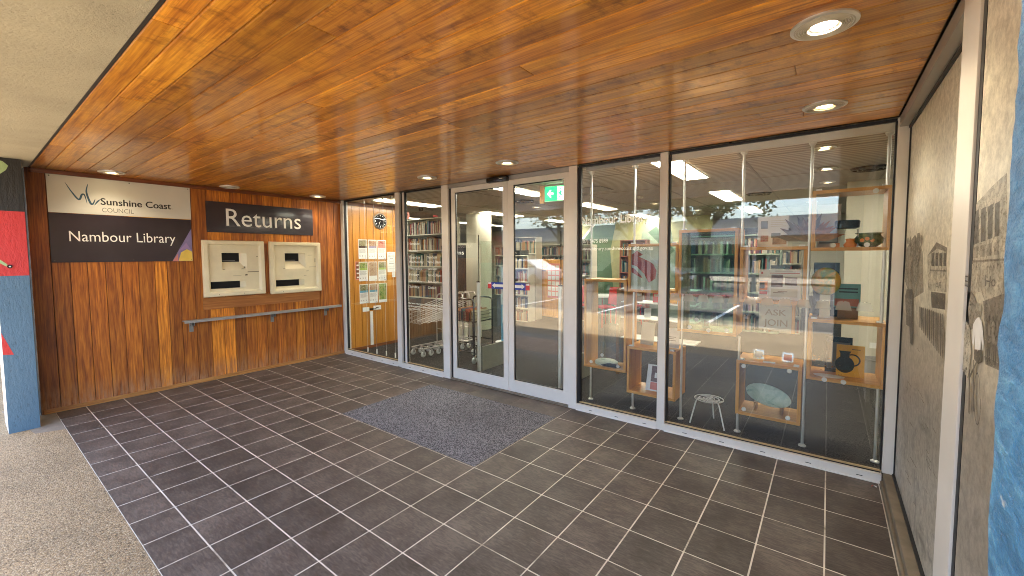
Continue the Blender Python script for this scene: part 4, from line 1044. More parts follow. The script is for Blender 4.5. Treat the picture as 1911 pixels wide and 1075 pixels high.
# contents -------------------------------------------------
def rotx(a): return Matrix.Rotation(a, 4, 'X')
def stand_card(name, lab, cat, x0, x1, y, z0, h, tilt, m, th=.004, extra=None, kind=None):
    t = thing(name, lab, cat, ((x0+x1)/2, y, z0)); L = Matrix.Rotation(-tilt, 4, 'X')
    hw = (x1-x0)/2
    MB().box(-hw, hw, 0, th, 0, h, mat=L).build('sheet', m, t, .0008, local=True)
    k = 1
    for (a, b, c, d, mm) in (extra or []):
        k += 1; e = -.0006-.0002*k
        MB().quad([L @ Vector(p) for p in ((-hw+a*2*hw, e, c*h), (-hw+b*2*hw, e, c*h), (-hw+b*2*hw, e, d*h), (-hw+a*2*hw, e, d*h))]).build('print', mm, t, local=True)
    return t
lines = lambda n, a, b, z0, z1, mm: [(a, b-(.1 if i % 3 == 1 else 0), z0+(z1-z0)*i/n, z0+(z1-z0)*i/n+(z1-z0)/n*.35, mm) for i in range(n)]
stand_card('magazine', 'magazine with a dark photo cover leaning inside the low open box', 'magazine', 4.87, 5.07, .45, .190, .27, rad(18), M['white'], .008, [(.22, .92, .35, .95, M['phs']), (.22, .92, .05, .33, M['pink']), (.4, .6, .5, .7, M['paper'])])
stand_card('stand_card', 'plain cream card leaning on top of the low open box, left', 'card', 4.79, 4.93, .50, .655, .235, rad(15), M['cream'])
stand_card('info_card', 'white information card with grey print on top of the low open box, right', 'card', 5.02, 5.185, .50, .655, .20, rad(12), M['paper'], .003, lines(3, .2, .8, .35, .62, M['textgrey']))
# B3 red and white poster
rp = thing('red_poster', 'bold red and white abstract poster inside the square box behind the lettering', 'poster', (4.87, .60, 1.245))
box('sheet', 4.742, 5.04, .352, .355, 1.246, 1.680, M['signwhite'], rp)
def onp(pts, m, k, n='print', y=.352): return MB().quad([(x, y-.0008*k, z) for x, z in pts]).build(n, m, rp)
onp([(4.745, 1.60), (4.80, 1.64), (4.86, 1.60), (4.97, 1.50), (5.00, 1.44), (4.99, 1.36), (4.93, 1.32), (4.745, 1.42)], M['red'], 1)
onp([(4.82, 1.58), (4.90, 1.615), (5.01, 1.52), (5.01, 1.48), (4.93, 1.53)], M['paper'], 2)
onp([(4.745, 1.50), (4.80, 1.48), (4.88, 1.40), (4.93, 1.30), (4.90, 1.27), (4.85, 1.38), (4.78, 1.455), (4.745, 1.47)], M['signwhite'], 3)
onp([(4.745, 1.40), (4.80, 1.36), (4.84, 1.30), (4.745, 1.27)], M['signwhite'], 4)
vs_ = thing('small_orange_ornament', 'small orange ornament standing in the square box behind the lettering', 'ornament', (4.86, .45, 1.245))
MB().lathe([(.02, 0), (.035, .02), (.03, .05), (.012, .06), (.018, .075), (.0003, .085)], (4.86, .45, 1.2445), 16).build('body', M['orange'], vs_, smooth=True)
vs_ = thing('small_shell_ornament', 'small pinkish shell beside the orange ornament', 'ornament', (4.79, .42, 1.245))
MB().lathe([(.012, 0), (.026, .012), (.018, .03), (.0003, .038)], (4.79, .42, 1.2445), 12, sx=1.4).build('body', M['pink'], vs_, smooth=True)
vs_ = thing('white_fan_ornament', 'white crumpled ornament inside the square box behind the lettering', 'ornament', (4.98, .44, 1.245))
f_ = MB()
for k in range(9):
    a = rad(20+k*17); f_.tube([(4.98, .44, 1.246), (4.98+.05*math.cos(a), .44+.01*(k % 2), 1.25+.07*math.sin(a))], [.004, .012], 6)
f_.build('petals', M['paper'], vs_)
# B1 glass sculpture
gs = thing('glass_sculpture', 'clear and pale green glass sculpture in the tall glazed box by the doors', 'sculpture', (4.45, .48, .39))
MB().lathe([(.10, 0), (.10, .03), (.08, .045)], (4.42, .48, .389), 24, sx=1.3).build('base', M['platter'], gs, smooth=True)
f_ = MB()
f_.tube([(4.58, .46, .434), (4.585, .47, .6), (4.57, .46, .75), (4.59, .46, .95)], [.012, .018, .012, .004], 8)
f_.tube([(4.38, .48, .434), (4.38, .48, .52), (4.385, .48, .60), (4.38, .48, .66)], [.03, .022, .028, .006], 10)
for k in range(12): f_.tube([(4.58, .46, .45+k*.035), (4.58+.045*math.cos(k*2.1), .46+.03*math.sin(k*2.1), .47+k*.035)], [.006, .002], 5)
f_.build('stems', M['acrylic'], gs, smooth=True)
bt = thing('drift_ornament', 'low dark blue ornament on the floor of the tall glazed box by the doors', 'ornament', (4.46, .42, .39))
MB().lathe([(.06, 0), (.07, .01), (.04, .03), (.0003, .035)], (4.50, .40, .389), 18, sx=1.8, sy=.5).build('body', M['bluegl'], bt, smooth=True)
# B5 items
stand_card('framed_print', 'white framed print with a red line in the square box under the palm', 'print', 5.945, 6.175, .46, 1.2015, .265, rad(4), M['paper'], .01,
           [(.03, .97, .86, .88, M['red']), (.08, .45, .42, .82, M['phs']), (.52, .90, .48, .74, M['phs']), (.08, .92, .1, .36, M['cream']), (.15, .5, .22, .24, M['brown']), (.3, .6, .26, .28, M['brown'])]+lines(2, .2, .85, .91, .97, M['textgrey']))
stand_card('small_poster', 'small poster with orange and black drawing beside the framed print', 'poster', 5.865, 5.94, .50, 1.2015, .26, rad(4), M['paper'], .004, [(.1, .9, .3, .6, M['orange']), (.1, .6, .35, .55, M['textblack']), (.2, .4, .85, .92, M['red']), (.1, .9, .15, .25, M['red'])])
tag(box('black_plaque', 5.95, 6.04, .52, .535, 1.4695, 1.50, M['blackp'], None, .003), 'little black plaque above the framed print', 'plaque')
stand_card('event_poster', 'large white poster with small photographs standing on the box under the palm, left', 'poster', 5.845, 6.075, .50, 1.6605, .27, rad(5), M['paper'], .004,
           [(.1, .33, .60, .86, M['textgrey']), (.1, .36, .18, .38, M['ph3']), (.5, .95, .08, .35, M['ph2']), (.45, .75, .3, .45, M['textgrey'])]+lines(4, .42, .92, .66, .9, M['cream']))
def palm(x, y, z, R_, n, lab, ma, mb_, stem=.12, wide=1.0, rot=0):
    t = thing('dried_palm', lab, 'dried palm', (x, y, z))
    MB().tube([(x, y, z), (x+.01, y, z+stem*.6), (x, y, z+stem)], [.004, .004, .003], 6).build('stem', M['brown'], t)
    for k in range(n):
        a = rad(172-164*k/(n-1))+rot; L = R_*random.uniform(.85, 1.05); w_ = R_*.10*wide
        d = Vector((math.cos(a), random.uniform(-.15, .25), math.sin(a)*.9+.1)).normalized(); s = d.cross(Vector((0, 1, 0))).normalized()*w_
        p = Vector((x, y, z+stem)); q = p+d*L*.55; e = p+d*L+Vector((0, .01, -.02*(k % 2)))
        m_ = MB(); m_.quad([p, q-s+Vector((0, .006, 0)), e, q]); m_.quad([p, q, e, q+s+Vector((0, .006, 0))])
        m_.build('leaf', ma if k < n*.62 else mb_, t)
palm(6.215, .50, 1.6605, .25, 17, 'large dried fan palm on the box beside the third right-hand pole', M['leafdry'], M['leafor'], .04)
palm(6.02, .58, 1.6605, .09, 11, 'small dried palm sprig beside the event poster', M['leafdry'], M['leafdry'], .11)
# hanging ASK JOIN poster
aj = thing('ask_join_poster', 'cream poster reading ASK JOIN hanging under the framed print box', 'poster', (6.0, .40, .93))
MB().quad([(5.885, .40, .948), (6.125, .402, .925), (6.125, .402, 1.165), (5.885, .40, 1.17)]).build('sheet', M['cream'], aj)
M['tanink'] = plain('tan_lettering', (.36, .27, .17), .6)
text('lettering', 'ASK', 5.93, 6.085, 1.070, 1.122, 'y-', .3985, M['tanink'], aj); text('lettering', 'ASK', 5.932, 6.087, 1.071, 1.123, 'y-', .3982, M['tanink'], aj)
text('lettering', 'JOIN', 5.922, 6.095, .978, 1.035, 'y-', .3985, M['tanink'], aj); text('lettering', 'JOIN', 5.924, 6.097, .979, 1.036, 'y-', .3982, M['tanink'], aj)
box('timber_edge', 6.1255, 6.150, .395, .42, .925, 1.174, M['beechz'], aj)
# B6 items
gp = thing('green_pot', 'squat green glazed pot in the topmost box', 'pot', (6.62, .47, 1.65))
MB().lathe([(.045, 0), (.085, .03), (.092, .065), (.075, .09), (.07, .098), (.088, .108), (.084, .110), (.062, .098)], (6.605, .47, 1.6485), 30).build('body', M['green'], gp, smooth=True)
o_ = MB()
for k in range(3): o_.lathe([(.0003, .002), (.012, .002), (.014, 0)], (6.56+.03*k, .375+.004*k, 1.70+.012*(k % 2)), 10, mat=rotx(PI/2))
o_.build('orange_flowers', M['orange'], gp)
bp_ = thing('blue_vessel', 'dark blue rough vessel on a clear riser in the topmost box', 'vessel', (6.47, .48, 1.79))
MB().lathe([(.05, 0), (.075, .01), (.078, .06), (.07, .07), (.062, .06)], (6.47, .50, 1.7955), 22, sx=1.05, sy=.6).build('body', M['bluegl'], bp_, smooth=True)
ar = thing('clear_riser', 'clear acrylic riser in the topmost box', 'riser', (6.46, .48, 1.65))
box('top', 6.38, 6.545, .42, .58, 1.788, 1.793, M['acrylic'], ar); box('leg', 6.38, 6.385, .42, .58, 1.6485, 1.7875, M['acrylic'], ar); box('leg', 6.535, 6.541, .42, .58, 1.6485, 1.7875, M['alu2'], ar)
oo = thing('orange_ornament', 'orange bird-like ornament beside the green pot', 'ornament', (6.52, .42, 1.65))
MB().lathe([(.03, 0), (.036, .02), (.02, .045), (.026, .065), (.0003, .07)], (6.49, .40, 1.6485), 14, sx=1.2, sy=.7).build('body', M['orange'], oo, smooth=True)
tag(box('orange_card', 6.39, 6.425, .39, .395, 1.6485, 1.682, M['orange']), 'small folded orange card in the topmost box, left of the orange ornament', 'card')
stand_card('back_poster', 'pale blue and white poster standing at the back of the topmost box', 'poster', 6.275, 6.43, .58, 1.649, .36, rad(2), M['paper'], .003, [(.0, 1, .3, .75, M['signwhite']), (.1, .9, .1, .26, M['textgrey'])])
# on top of B7
stand_card('framed_book', 'black framed book cover with small white title behind the round plate', 'book', 6.262, 6.435, .56, 1.0745, .45, rad(3), M['blackp'], .02, [(.05, .95, .45, .8, M['phs']), (.25, .85, .72, .76, M['paper']), (.25, .7, .66, .68, M['paper']), (.5, .95, .5, .68, M['red'])])
pl = thing('round_plate', 'yellow and green glazed plate standing on the right-hand box', 'plate', (6.345, .47, 1.25))
L = rotx(rad(-8)); 
MB().lathe([(.0003, .012), (.06, .010), (.095, .0), (.10, -.006), (.094, .004), (.06, .016)], (6.345, .47, 1.37), 32, sx=1, sy=1.15, mat=rotx(PI/2)).build('dish', photo_mat('marbled_glaze', [(.50, .18, .02), (.60, .34, .03), (.20, .28, .05), (.10, .24, .18)], 9), pl, smooth=True)
box('stand', 6.31, 6.38, .44, .50, 1.0735, 1.262, M['cream'], pl)
tb2 = stand_card('teal_book', 'teal covered book on a dark stand on the right-hand box', 'book', 6.40, 6.572, .49, 1.165, .19, rad(6), M['tealbk'], .022, [(.05, .95, .05, .36, M['redbr']), (.15, .9, .76, .82, M['textblack']), (.2, .9, .62, .68, M['textblack'])])
tag(box('dark_stand', 6.43, 6.56, .47, .58, 1.0735, 1.163, M['brown'], None, .003), 'dark brown block under the teal book', 'block')
# B7 inside
yb = stand_card('jug_book', 'yellow book with a black jug on its cover inside the right-hand box', 'book', 6.435, 6.615, .50, .5985, .255, rad(7), M['yellow'], .018, lines(1, .55, .85, .86, .93, M['brown']))
L = rotx(rad(-7)); jug = []
for k in range(25):
    a = -PI/2+PI*2*k/24; jug.append((-.035+.062*math.cos(a), .095+.068*math.sin(a)))
MB().quad([L @ Vector((a, -.0015, b)) for a, b in jug[:-1]]).build('jug_print', M['textblack'], yb, local=True)
MB().quad([L @ Vector(p) for p in ((-.065, -.0019, .14), (-.005, -.0019, .14), (-.005, -.0019, .185), (.005, -.0019, .205), (-.075, -.0019, .205), (-.065, -.0019, .185))]).build('jug_print', M['textblack'], yb, local=True)
hp = []
for k in range(13):
    a = rad(115-k*17); hp.append(L @ Vector((.015+.045*math.cos(a), -.004, .135+.045*math.sin(a))))
MB().tube(hp, .0055, 6).build('jug_handle_print', M['textblack'], yb, local=True)
stand_card('framed_booklet', 'black framed book leaning behind the yellow jug book', 'book', 6.36, 6.54, .60, .5985, .30, rad(6), M['blackp'], .014, [(.08, .92, .1, .85, M['textgrey'])])
gl_ = thing('gold_ornament', 'glittering gold leaf ornament in the right-hand box', 'ornament', (6.38, .44, .6))
f_ = MB()
for k in range(70):
    a = random.uniform(0, 2*PI); h = random.uniform(.02, .18); r = .05*(1-h*2)+.015; p = Vector((6.37+r*math.cos(a)*1.6, .44+r*math.sin(a), .60+h)); s = random.uniform(.006, .016)
    d1 = Vector((random.uniform(-1, 1), random.uniform(-1, 1), random.uniform(-.3, .3))).normalized()*s; d2 = d1.cross(Vector((0, .6, 1))).normalized()*s*.4
    f_.quad([p-d1, p-d2, p+d1, p+d2])
f_.build('leaves', M['gold'], gl_); MB().lathe([(.07, 0), (.075, .006), (.0003, .01)], (6.39, .42, .5985), 20, sx=1.4, sy=.7).build('dish', M['white'], gl_, smooth=True)
# B8 platter + cards
pt = thing('oval_platter', 'pale green glazed oval platter in the lowest box', 'platter', (5.97, .45, .32))
mt_ = Matrix.Rotation(rad(12), 4, 'Y') @ rotx(rad(62))
MB().lathe([(.0003, .0), (.10, .003), (.155, .016), (.175, .03), (.172, .036), (.15, .024), (.10, .011), (.0003, .008)], (5.965, .47, .335), 40, sx=1.0, sy=.52, mat=mt_).build('dish', M['platter'], pt, smooth=True)
MB().box(5.86, 5.88, .44, .56, .1925, .27).box(6.06, 6.08, .44, .56, .1925, .26).build('stand', M['trimlight'], pt)
for k, x in enumerate((5.84, 6.06)):
    stand_card('clear_card_holder', '%s little clear card holder on top of the lowest box' % ('left', 'right')[k], 'card holder', x, x+.085, .47, .659, .085, rad(14), M['acrylic'], .004, [(.15, .85, .2, .8, (M['paper'], M['pink'])[k])])
tag(box('glass_block', 5.93, 6.02, .36, .385, .6575, .668, M['steel'], None, .002), 'flat silver clip on the top edge of the lowest box', 'clip')
# inside B4
stand_card('small_figure_card', 'tiny standing card in the tallest box', 'card', 5.40, 5.47, .5, .889, .09, rad(8), M['paper'], .003, [(.2, .8, .2, .8, M['ph3'])])
# wire stool
st = thing('wire_stool', 'low white wire stool with a ringed seat behind the big pane', 'stool', (5.50, .40, 0))
zc = .235; f_ = MB()
for r in (.125, .088, .05, .02): f_.tube([(5.495+r*math.cos(a*PI/14), .40+r*math.sin(a*PI/14)*.95, zc) for a in range(28)], .0042, 6, closed=True)
f_.tube([(5.37, .40, zc-.006), (5.62, .40, zc-.006)], .004, 6); f_.tube([(5.495, .28, zc-.006), (5.495, .52, zc-.006)], .004, 6)
f_.build('seat', M['white'], st, smooth=True)
for a, fx, fy in ((200, 5.352, .30), (330, 5.652, .29), (85, 5.512, .545)):
    q = Vector((5.495+.10*math.cos(rad(a)), .40+.10*math.sin(rad(a)), zc-.010)); e = Vector((fx, fy, 0)); mid = q.lerp(e, .22)+Vector((0, 0, .022))
    MB().tube([Vector((5.495+.04*math.cos(rad(a)), .40+.04*math.sin(rad(a)), zc-.010)), q, mid, e], .0062, 8).build('leg', M['white'], st, smooth=True)

# ------------------------------------------------------------------ trolleys
tr0 = thing('nested_trolley', 'x', 'trolley', (0, 0, 0), 'silver wire trolleys nested by the left pane')
f_ = MB(); wv_ = .005
x0, x1 = 0, .34
for z in (.535, .60, .665, .73): f_.tube([(x0, .55, z+.12), (x0+.02, .0, z), (x1-.02, .0, z), (x1, .55, z+.12)], .003 if z != .73 else .0055, 6)
for k in range(7): f_.tube([(.04+k*.043, 0, .53), (.04+k*.043, 0, .73)], .002, 5)
for s in (0.012, x1-.012):
    for k in range(6): f_.tube([(s, .05+k*.09, .54+.12*(.05+k*.09)/.55), (s, .05+k*.09, .735+.12*(.05+k*.09)/.55)], .002, 5)
for k in range(6): f_.tube([(.03+k*.055, 0, .532), (.03+k*.055, .54, .645)], .0022, 5)
f_.build('basket', M['chrome'], tr0, local=True, smooth=True)
f_ = MB()
for s in (.0, x1): f_.tube([(s, .56, .13), (s, .56, .86), (s+(.02 if s == 0 else -.02), .57, .93), (s+(.05 if s == 0 else -.05), .58, .955)], .010, 8)
f_.tube([(.05, .58, .955), (x1-.05, .58, .955)], .011, 8)
f_.tube([(x1/2-.12, .02, .135), (x1/2-.15, .05, .13), (.0, .56, .13), (x1, .56, .13), (x1/2+.15, .05, .13), (x1/2+.12, .02, .135)], .010, 8, closed=True)
f_.tube([(.0, .56, .36), (x1, .56, .36)], .007, 6); f_.tube([(.06, .30, .13), (x1-.06, .30, .13)], .006, 6)
f_.build('frame', M['chrome'], tr0, local=True, smooth=True)
def castor(par, x, y, r=.045):
    c = MB(); c.lathe([(r*.35, -.013), (r*.85, -.012), (r, -.007), (r, .007), (r*.85, .012), (r*.35, .013)], (x, y, r), 16, mat=Matrix.Rotation(PI/2, 4, 'Y')).build('castor', M['steel'], par, local=True, smooth=True)
    o = MB().box(x-.018, x-.015, y-.01, y+.02, r*.8, r*2.2).box(x+.015, x+.018, y-.01, y+.02, r*.8, r*2.2).box(x-.018, x+.018, y-.01, y+.02, r*2.2, r*2.35).build('castor_fork', M['alu2'], par, local=True)
for x, y in ((.03, .06), (x1-.03, .06), (.0, .54), (x1, .54)): castor(tr0, x, y)
tlab = ['front silver wire trolley of the nested row, closest to the glass', 'second silver wire trolley of the nested row', 'third silver wire trolley of the nested row, in the middle', 'fourth silver wire trolley of the nested row', 'rearmost silver wire trolley of the nested row']
for k in range(5):
    o = tr0 if k == 0 else copy_tree(tr0); o['label'] = tlab[k]; o.location = (.98+.012*k, .52+.15*k, 0); o.rotation_euler = (0, 0, rad(-6))
# black book trolley
bk = thing('black_book_trolley', 'black tube book trolley with a wire basket of books behind the left door', 'trolley', (2.02, .72, 0))
f_ = MB()
for y in (.0, .42):
    f_.tube([(-.20, y, .10), (-.20, y, .90), (-.18, y, .94), (-.14, y, .955), (.14, y, .955), (.18, y, .94), (.20, y, .90), (.20, y, .10)], .013, 8)
for z in (.16, .30, .62): f_.tube([(-.20, 0, z), (.20, 0, z)], .009, 6); f_.tube([(-.20, .42, z), (.20, .42, z)], .009, 6)
for x in (-.2, .2):
    for z in (.11, .62): f_.tube([(x, 0, z), (x, .42, z)], .009, 6)
f_.build('frame', M['blackp'], bk, local=True, smooth=True)
f_ = MB()
for k in range(8): f_.tube([(-.18+k*.051, -.01, .60), (-.17+k*.049, -.02, .76)], .003, 5)
for z in (.66, .71, .76): f_.tube([(-.19, -.01, z), (.19, -.01, z), (.19, .43, z), (-.19, .43, z)], .003, 5, closed=True)
f_.build('basket', M['blackp'], bk, local=True)
f_ = MB()
for k in range(15): f_.box(-.175+k*.0235, -.157+k*.0235, .02, .38, .625, .80-.018*(k % 4), mat=None)
f_.build('books', M['books'], bk, local=True)
for x, y in ((-.2, 0), (.2, 0), (-.2, .42), (.2, .42)): castor(bk, x, y, .05)
# gates
def gate(x, y, lab, panel=True):
    g = thing('security_gate', lab, 'security gate', (x, y, 0), 'security gates inside the doors')
    MB().tube([(x, y, 0), (x, y, 1.235)], .026, 18).build('post', M['steel'], g, smooth=True); MB().lathe([(.0275, 0), (.0275, .012), (.0003, .02)], (x, y, 1.235), 18).build('cap', M['blackp'], g, smooth=True)
    MB().box(x+.02, x+.026, y+.03, y+.75, .38, 1.80).build('clear_panel', M['acrylic'], g)
    MB().box(x+.014, x+.036, y+.03, y+.75, .01, .345).build('base_panel', plain('grey_green_panel', (.17, .165, .12), .5), g, .003)
    MB().tube([(x, y+.01, 1.25), (x, y+.01, 1.88)], .005, 6).build('reflection_line', M['blackp'], g)  # thin dark line modelled in place of a reflection edge above the post
gate(2.555, .45, 'silver security gate post with a grey base panel behind the left door'); gate(3.845, .45, 'silver security gate post behind the right door')
bs = thing('sanitiser_stand', 'slim blue and grey stand on a round white foot behind the door stiles', 'stand', (1.62, 2.20, 0))
MB().lathe([(.16, 0), (.16, .015), (.0003, .03)], (1.62, 2.2, 0), 28).build('foot', M['white'], bs, smooth=True)
box('lower_column', 1.57, 1.67, 2.17, 2.23, .028, .70, plain('mid_blue_panel', (.08, .28, .45), .5), bs); box('upper_column', 1.57, 1.67, 2.17, 2.23, .7005, 1.40, plain('pale_grey_panel', (.42, .47, .52), .5), bs)
# exit sign
ex = thing('exit_sign', 'green running man exit sign with an arrow hanging behind the right door', 'sign', (3.58, .95, 2.3))
rzm = Matrix.Translation((3.40, .80, 0)) @ Matrix.Rotation(rad(6), 4, 'Z')
def exq(pts, m, e, n): MB().quad([rzm @ Vector((x, -e, z)) for x, z in pts]).build(n, M[m], ex)
MB().box(0.0, .30, 0, .03, 2.285, 2.485, mat=rzm).build('case', M['white'], ex, .003)
MB().box(-.07, -.01, 0, .05, 2.27, 2.4985, mat=rzm).build('mounting', M['beechz'], ex)
exq([(.008, 2.293), (.292, 2.293), (.292, 2.477), (.008, 2.477)], 'exitgreen', .001, 'green_face')
exq([(.04, 2.385), (.085, 2.335), (.098, 2.345), (.075, 2.372), (.125, 2.372), (.125, 2.398), (.075, 2.398), (.098, 2.425), (.085, 2.435)], 'exitwhite', .002, 'arrow')
exq([(.185, 2.30), (.275, 2.30), (.275, 2.468), (.185, 2.468)], 'exitwhite', .002, 'doorway')
hd = [(.222+.012*math.cos(k*PI/6), 2.437+.014*math.sin(k*PI/6)) for k in range(12)]; exq(hd, 'exitgreen', .003, 'figure_head')
exq([(.213, 2.422), (.235, 2.418), (.240, 2.375), (.262, 2.345), (.252, 2.335), (.228, 2.362), (.215, 2.325), (.188, 2.312), (.185, 2.322), (.205, 2.335), (.213, 2.372), (.190, 2.395), (.196, 2.405), (.214, 2.398)], 'exitgreen', .0032, 'figure_body')
exq([(.236, 2.412), (.262, 2.392), (.258, 2.383), (.236, 2.398)], 'exitgreen', .0034, 'figure_arm')

# big round columns
rcn = thing('round_column', 'round cream column inside, seen through the left door', 'column', (.24, 3.09, 0))
MB().lathe([(.27, 0), (.27, 2.4995)], (.24, 3.09, 0), 40).build('shaft', M['cream'], rcn, smooth=True)
box('socket', .40, .47, 2.84, 2.86, .55, .66, M['white'], rcn)
rcn = thing('round_column', 'wide round cream column at the far right behind the display boxes', 'column', (7.35, 3.85, 0))
MB().lathe([(.75, 0), (.75, 2.4995)], (7.35, 3.85, 0), 48).build('shaft', M['cream'], rcn, smooth=True)
inner = thing('plaster_partition', 'cream plaster partition behind the right-hand display boxes', 'wall', (7.3, 2.9, 0))
box('panel', 6.52, 8.2, 3.0, 3.08, 0, 2.499, M['cream'], inner)
bn = thing('waste_bin', 'round grey mesh waste bin on the floor behind the jug book box', 'bin', (6.88, 2.80, 0))
MB().lathe([(.12, 0), (.135, .33), (.14, .335), (.14, .345), (.125, .345), (.112, .01)], (6.84, 2.74, 0), 24).build('body', M['alu2'], bn, smooth=True)
ps = thing('wall_socket', 'white double socket on the cream partition above the bin', 'socket', (6.85, 2.99, .45)); box('plate', 6.80, 6.92, 2.990, 2.9995, .42, .49, M['white'], ps, .002)

# ------------------------------------------------------------------ shelving
def bookcase(name, lab, x0, x1, y, z0, z1, n, depth=.28, m='cream', header=None, group=None, fill=.93):
    t = thing(name, lab, 'bookcase', ((x0+x1)/2, y, z0), group)
    f = MB(); th = .02
    f.box(x0, x0+th, y, y+depth, z0, z1).box(x1-th, x1, y, y+depth, z0, z1).box(x0+th, x1-th, y+depth-.01, y+depth, z0, z1)
    f.build('frame', M[m], t)
    H = (z1-z0)/n; bm_ = MB()
    for k in range(n+1):
        zz = z0+k*H; box('shelf', x0+th+.0005, x1-th-.0005, y-.004, y+depth-.011, zz-.012, zz+.010 if k < n else zz+.004, M[m], t)
    for k in range(n):
        xx = x0+th+.01
        while xx < x1-th-.03:
            wd = random.uniform(.016, .042); hh = H*random.uniform(.58, .82); dp = random.uniform(.0, .03)
            if random.random() < fill: bm_.box(xx, xx+wd-.001, y+.02+dp, y+depth-.03, z0+k*H+.0105, z0+k*H+.0105+hh)
            xx += wd
    o = bm_.build('books', M['books'], t); o['kind'] = 'stuff'
    if header:
        box('header', x0, x1, y-.006, y+.02, z1+.005, z1+.12, M['blackp'], t); text('header_word', header, x0+.08, x0+.08+.03*len(header), z1+.04, z1+.085, 'y-', y-.008, M['textwhite'], t)
    return t
bookcase('bookcase', 'long cream bookcase filled with books behind the left pane', -2.35, -.28, 2.75, .62, 2.46, 5, header=None)
lp = thing('low_partition', 'low dark timber partition under the long bookcase on the left', 'partition', (-.1, 2, 0))
yy = 1.36
while yy < 2.7:
    o = MB().box(-.12, -.10, yy+.001, yy+.139, .0, .60).build('board', M['dkwood'], lp, .002); yy += .14
for k, (xa, xb, zz, mm) in enumerate(((-2.2, -1.85, 2.50, 'pink'), (-1.0, -.85, 2.50, 'redplastic'))):
    stand_card('shelf_poster', ('faded pink poster standing on the long bookcase, left', 'small red poster standing on the long bookcase, right')[k], 'poster', xa, xb, 2.9, zz, .33, 0, M[mm], .004, [(.1, .9, .1, .9, M[('ph3', 'pink')[k]])])
bookcase('bookcase', 'cream bookcase right of the round column, seen through the left door', -.1, .62, 4.75, 0, 2.05, 5)
bookcase('bookcase', 'cream bookcase with a dark header, left of the timber display cabinet', .02, .66, 4.40-.03, .0, 1.60, 5, header='Fiction')
bookcase('bookcase', 'narrow cream bookcase at the left edge of the lettered pane', 1.25, 1.86, 5.3, .0, 1.85, 5, header='Fiction')
bookcase('bookcase', 'bookcase with red dividers behind the red poster', 2.30, 2.95, 5.9, .0, 1.95, 5, m='redbr')
bookcase('bookcase', 'pale display shelves seen through the tallest display box', 4.15, 5.75, 4.2, .30, 1.92, 5, m='walllt', header='New Arrivals', fill=.6)
bookcase('bookcase', 'cream bookcase seen through the box under the palm', 5.35, 5.95, 6.2, 0, 1.75, 5)
bookcase('bookcase', 'far cream bookcase at the back of the library, left run', -4.6, -.9, 9.5, 0, 2.0, 5)
bookcase('bookcase', 'far cream bookcase at the back of the library, right run', -.6, 2.6, 9.8, 0, 2.0, 5)
# low display shelving behind first boxes
ls = thing('low_display_shelf', 'low unit with two white shelves of small books behind the low open box', 'shelf unit', (4.5, 1.5, 0))
box('end_board', 4.12, 4.16, 1.45, 1.95, 0, 1.15, M['brown'], ls)
for z in (.98, .77, .5): box('shelf', 4.161, 5.1, 1.5, 1.80, z-.012, z, M['white'], ls)
box('top_shelf', 4.161, 5.1, 1.5, 1.8, 1.148, 1.16, M['white'], ls)
for k in range(8):
    x = 4.22+k*.11; z = .98 if k % 2 else .77
    stand_card('display_paperback', 'small face-out paperback, %s along the low white shelves' % ['first', 'second', 'third', 'fourth', 'fifth', 'sixth', 'seventh', 'eighth'][k], 'book', x, x+.085, 1.6, z+.001, .13, rad(8), M[['pink', 'brown', 'paper', 'redplastic', 'ph2', 'yellow', 'tealbk', 'ph1'][k]], .012, [(.15, .85, .6, .85, M['paper'])])

# children's corner: painted partition, cabinet, chairs, table
cp = thing('painted_partition', 'partition painted yellow and green with a white sweeping arc, behind the doors', 'partition', (1.8, 6.6, 0))
box('panel', .35, 4.2, 6.6, 6.7, 0, 2.499, M['wallyel'], cp)
def onw(pts, m, k, n): MB().quad([(x, 6.6-.002*k, z) for x, z in pts]).build(n, M[m], cp)
arc = [(.36, .1), (.42, .9), (.62, 1.5), (.95, 2.0), (1.35, 2.45)]
onw([(.36, 0), (.36, .1)]+arc[1:]+[(1.9, 2.45), (1.75, 1.7), (1.9, 0)], 'wallgreen', 1, 'painted_field')
for k in range(4):
    a, b = arc[k], arc[k+1]; onw([(a[0]-.09, a[1]), (a[0], a[1]), (b[0], b[1]), (b[0]-.07, b[1]+.03)], 'paper', 2, 'painted_arc')
onw([(2.3, 0), (3.6, 0), (3.5, 1.3), (3.3, 2.2), (2.6, 2.2), (2.5, 1.2)], 'walllt', 1, 'painted_field')
onw([(2.75, 2.15), (2.95, 2.3), (3.4, 1.7), (3.3, 1.6)], 'walldk', 2, 'painted_leaf')
cb = thing('display_cabinet', 'tall honey timber display cabinet on castors with a pinned poster', 'cabinet', (.75, 5.0, 0))
rz = Matrix.Translation((.32, 5.12, 0)) @ Matrix.Rotation(rad(-12), 4, 'Z')
for k in range(7): MB().box(.0+k*.13, .128+k*.13, 0, .35, .10, 1.46, mat=rz).build('board', M['beechz'], cb, .002)
MB().box(-.01, .92, -.01, .36, 1.461, 1.49, mat=rz).build('top', M['beech'], cb); MB().box(-.01, .92, -.01, .36, .07, .0995, mat=rz).build('base', M['beech'], cb)
MB().quad([rz @ Vector(p) for p in ((.48, -.004, .55), (.90, -.004, .55), (.90, -.004, 1.40), (.48, -.004, 1.40))]).build('poster', M['pink'], cb)
tl = MB()
for r in range(6):
    for c in range(3): tl.quad([rz @ Vector(p) for p in ((.50+c*.13, -.006, .6+r*.13), (.61+c*.13, -.006, .6+r*.13), (.61+c*.13, -.006, .70+r*.13), (.50+c*.13, -.006, .70+r*.13))])
tl.build('poster_squares', M['signwhite'], cb)
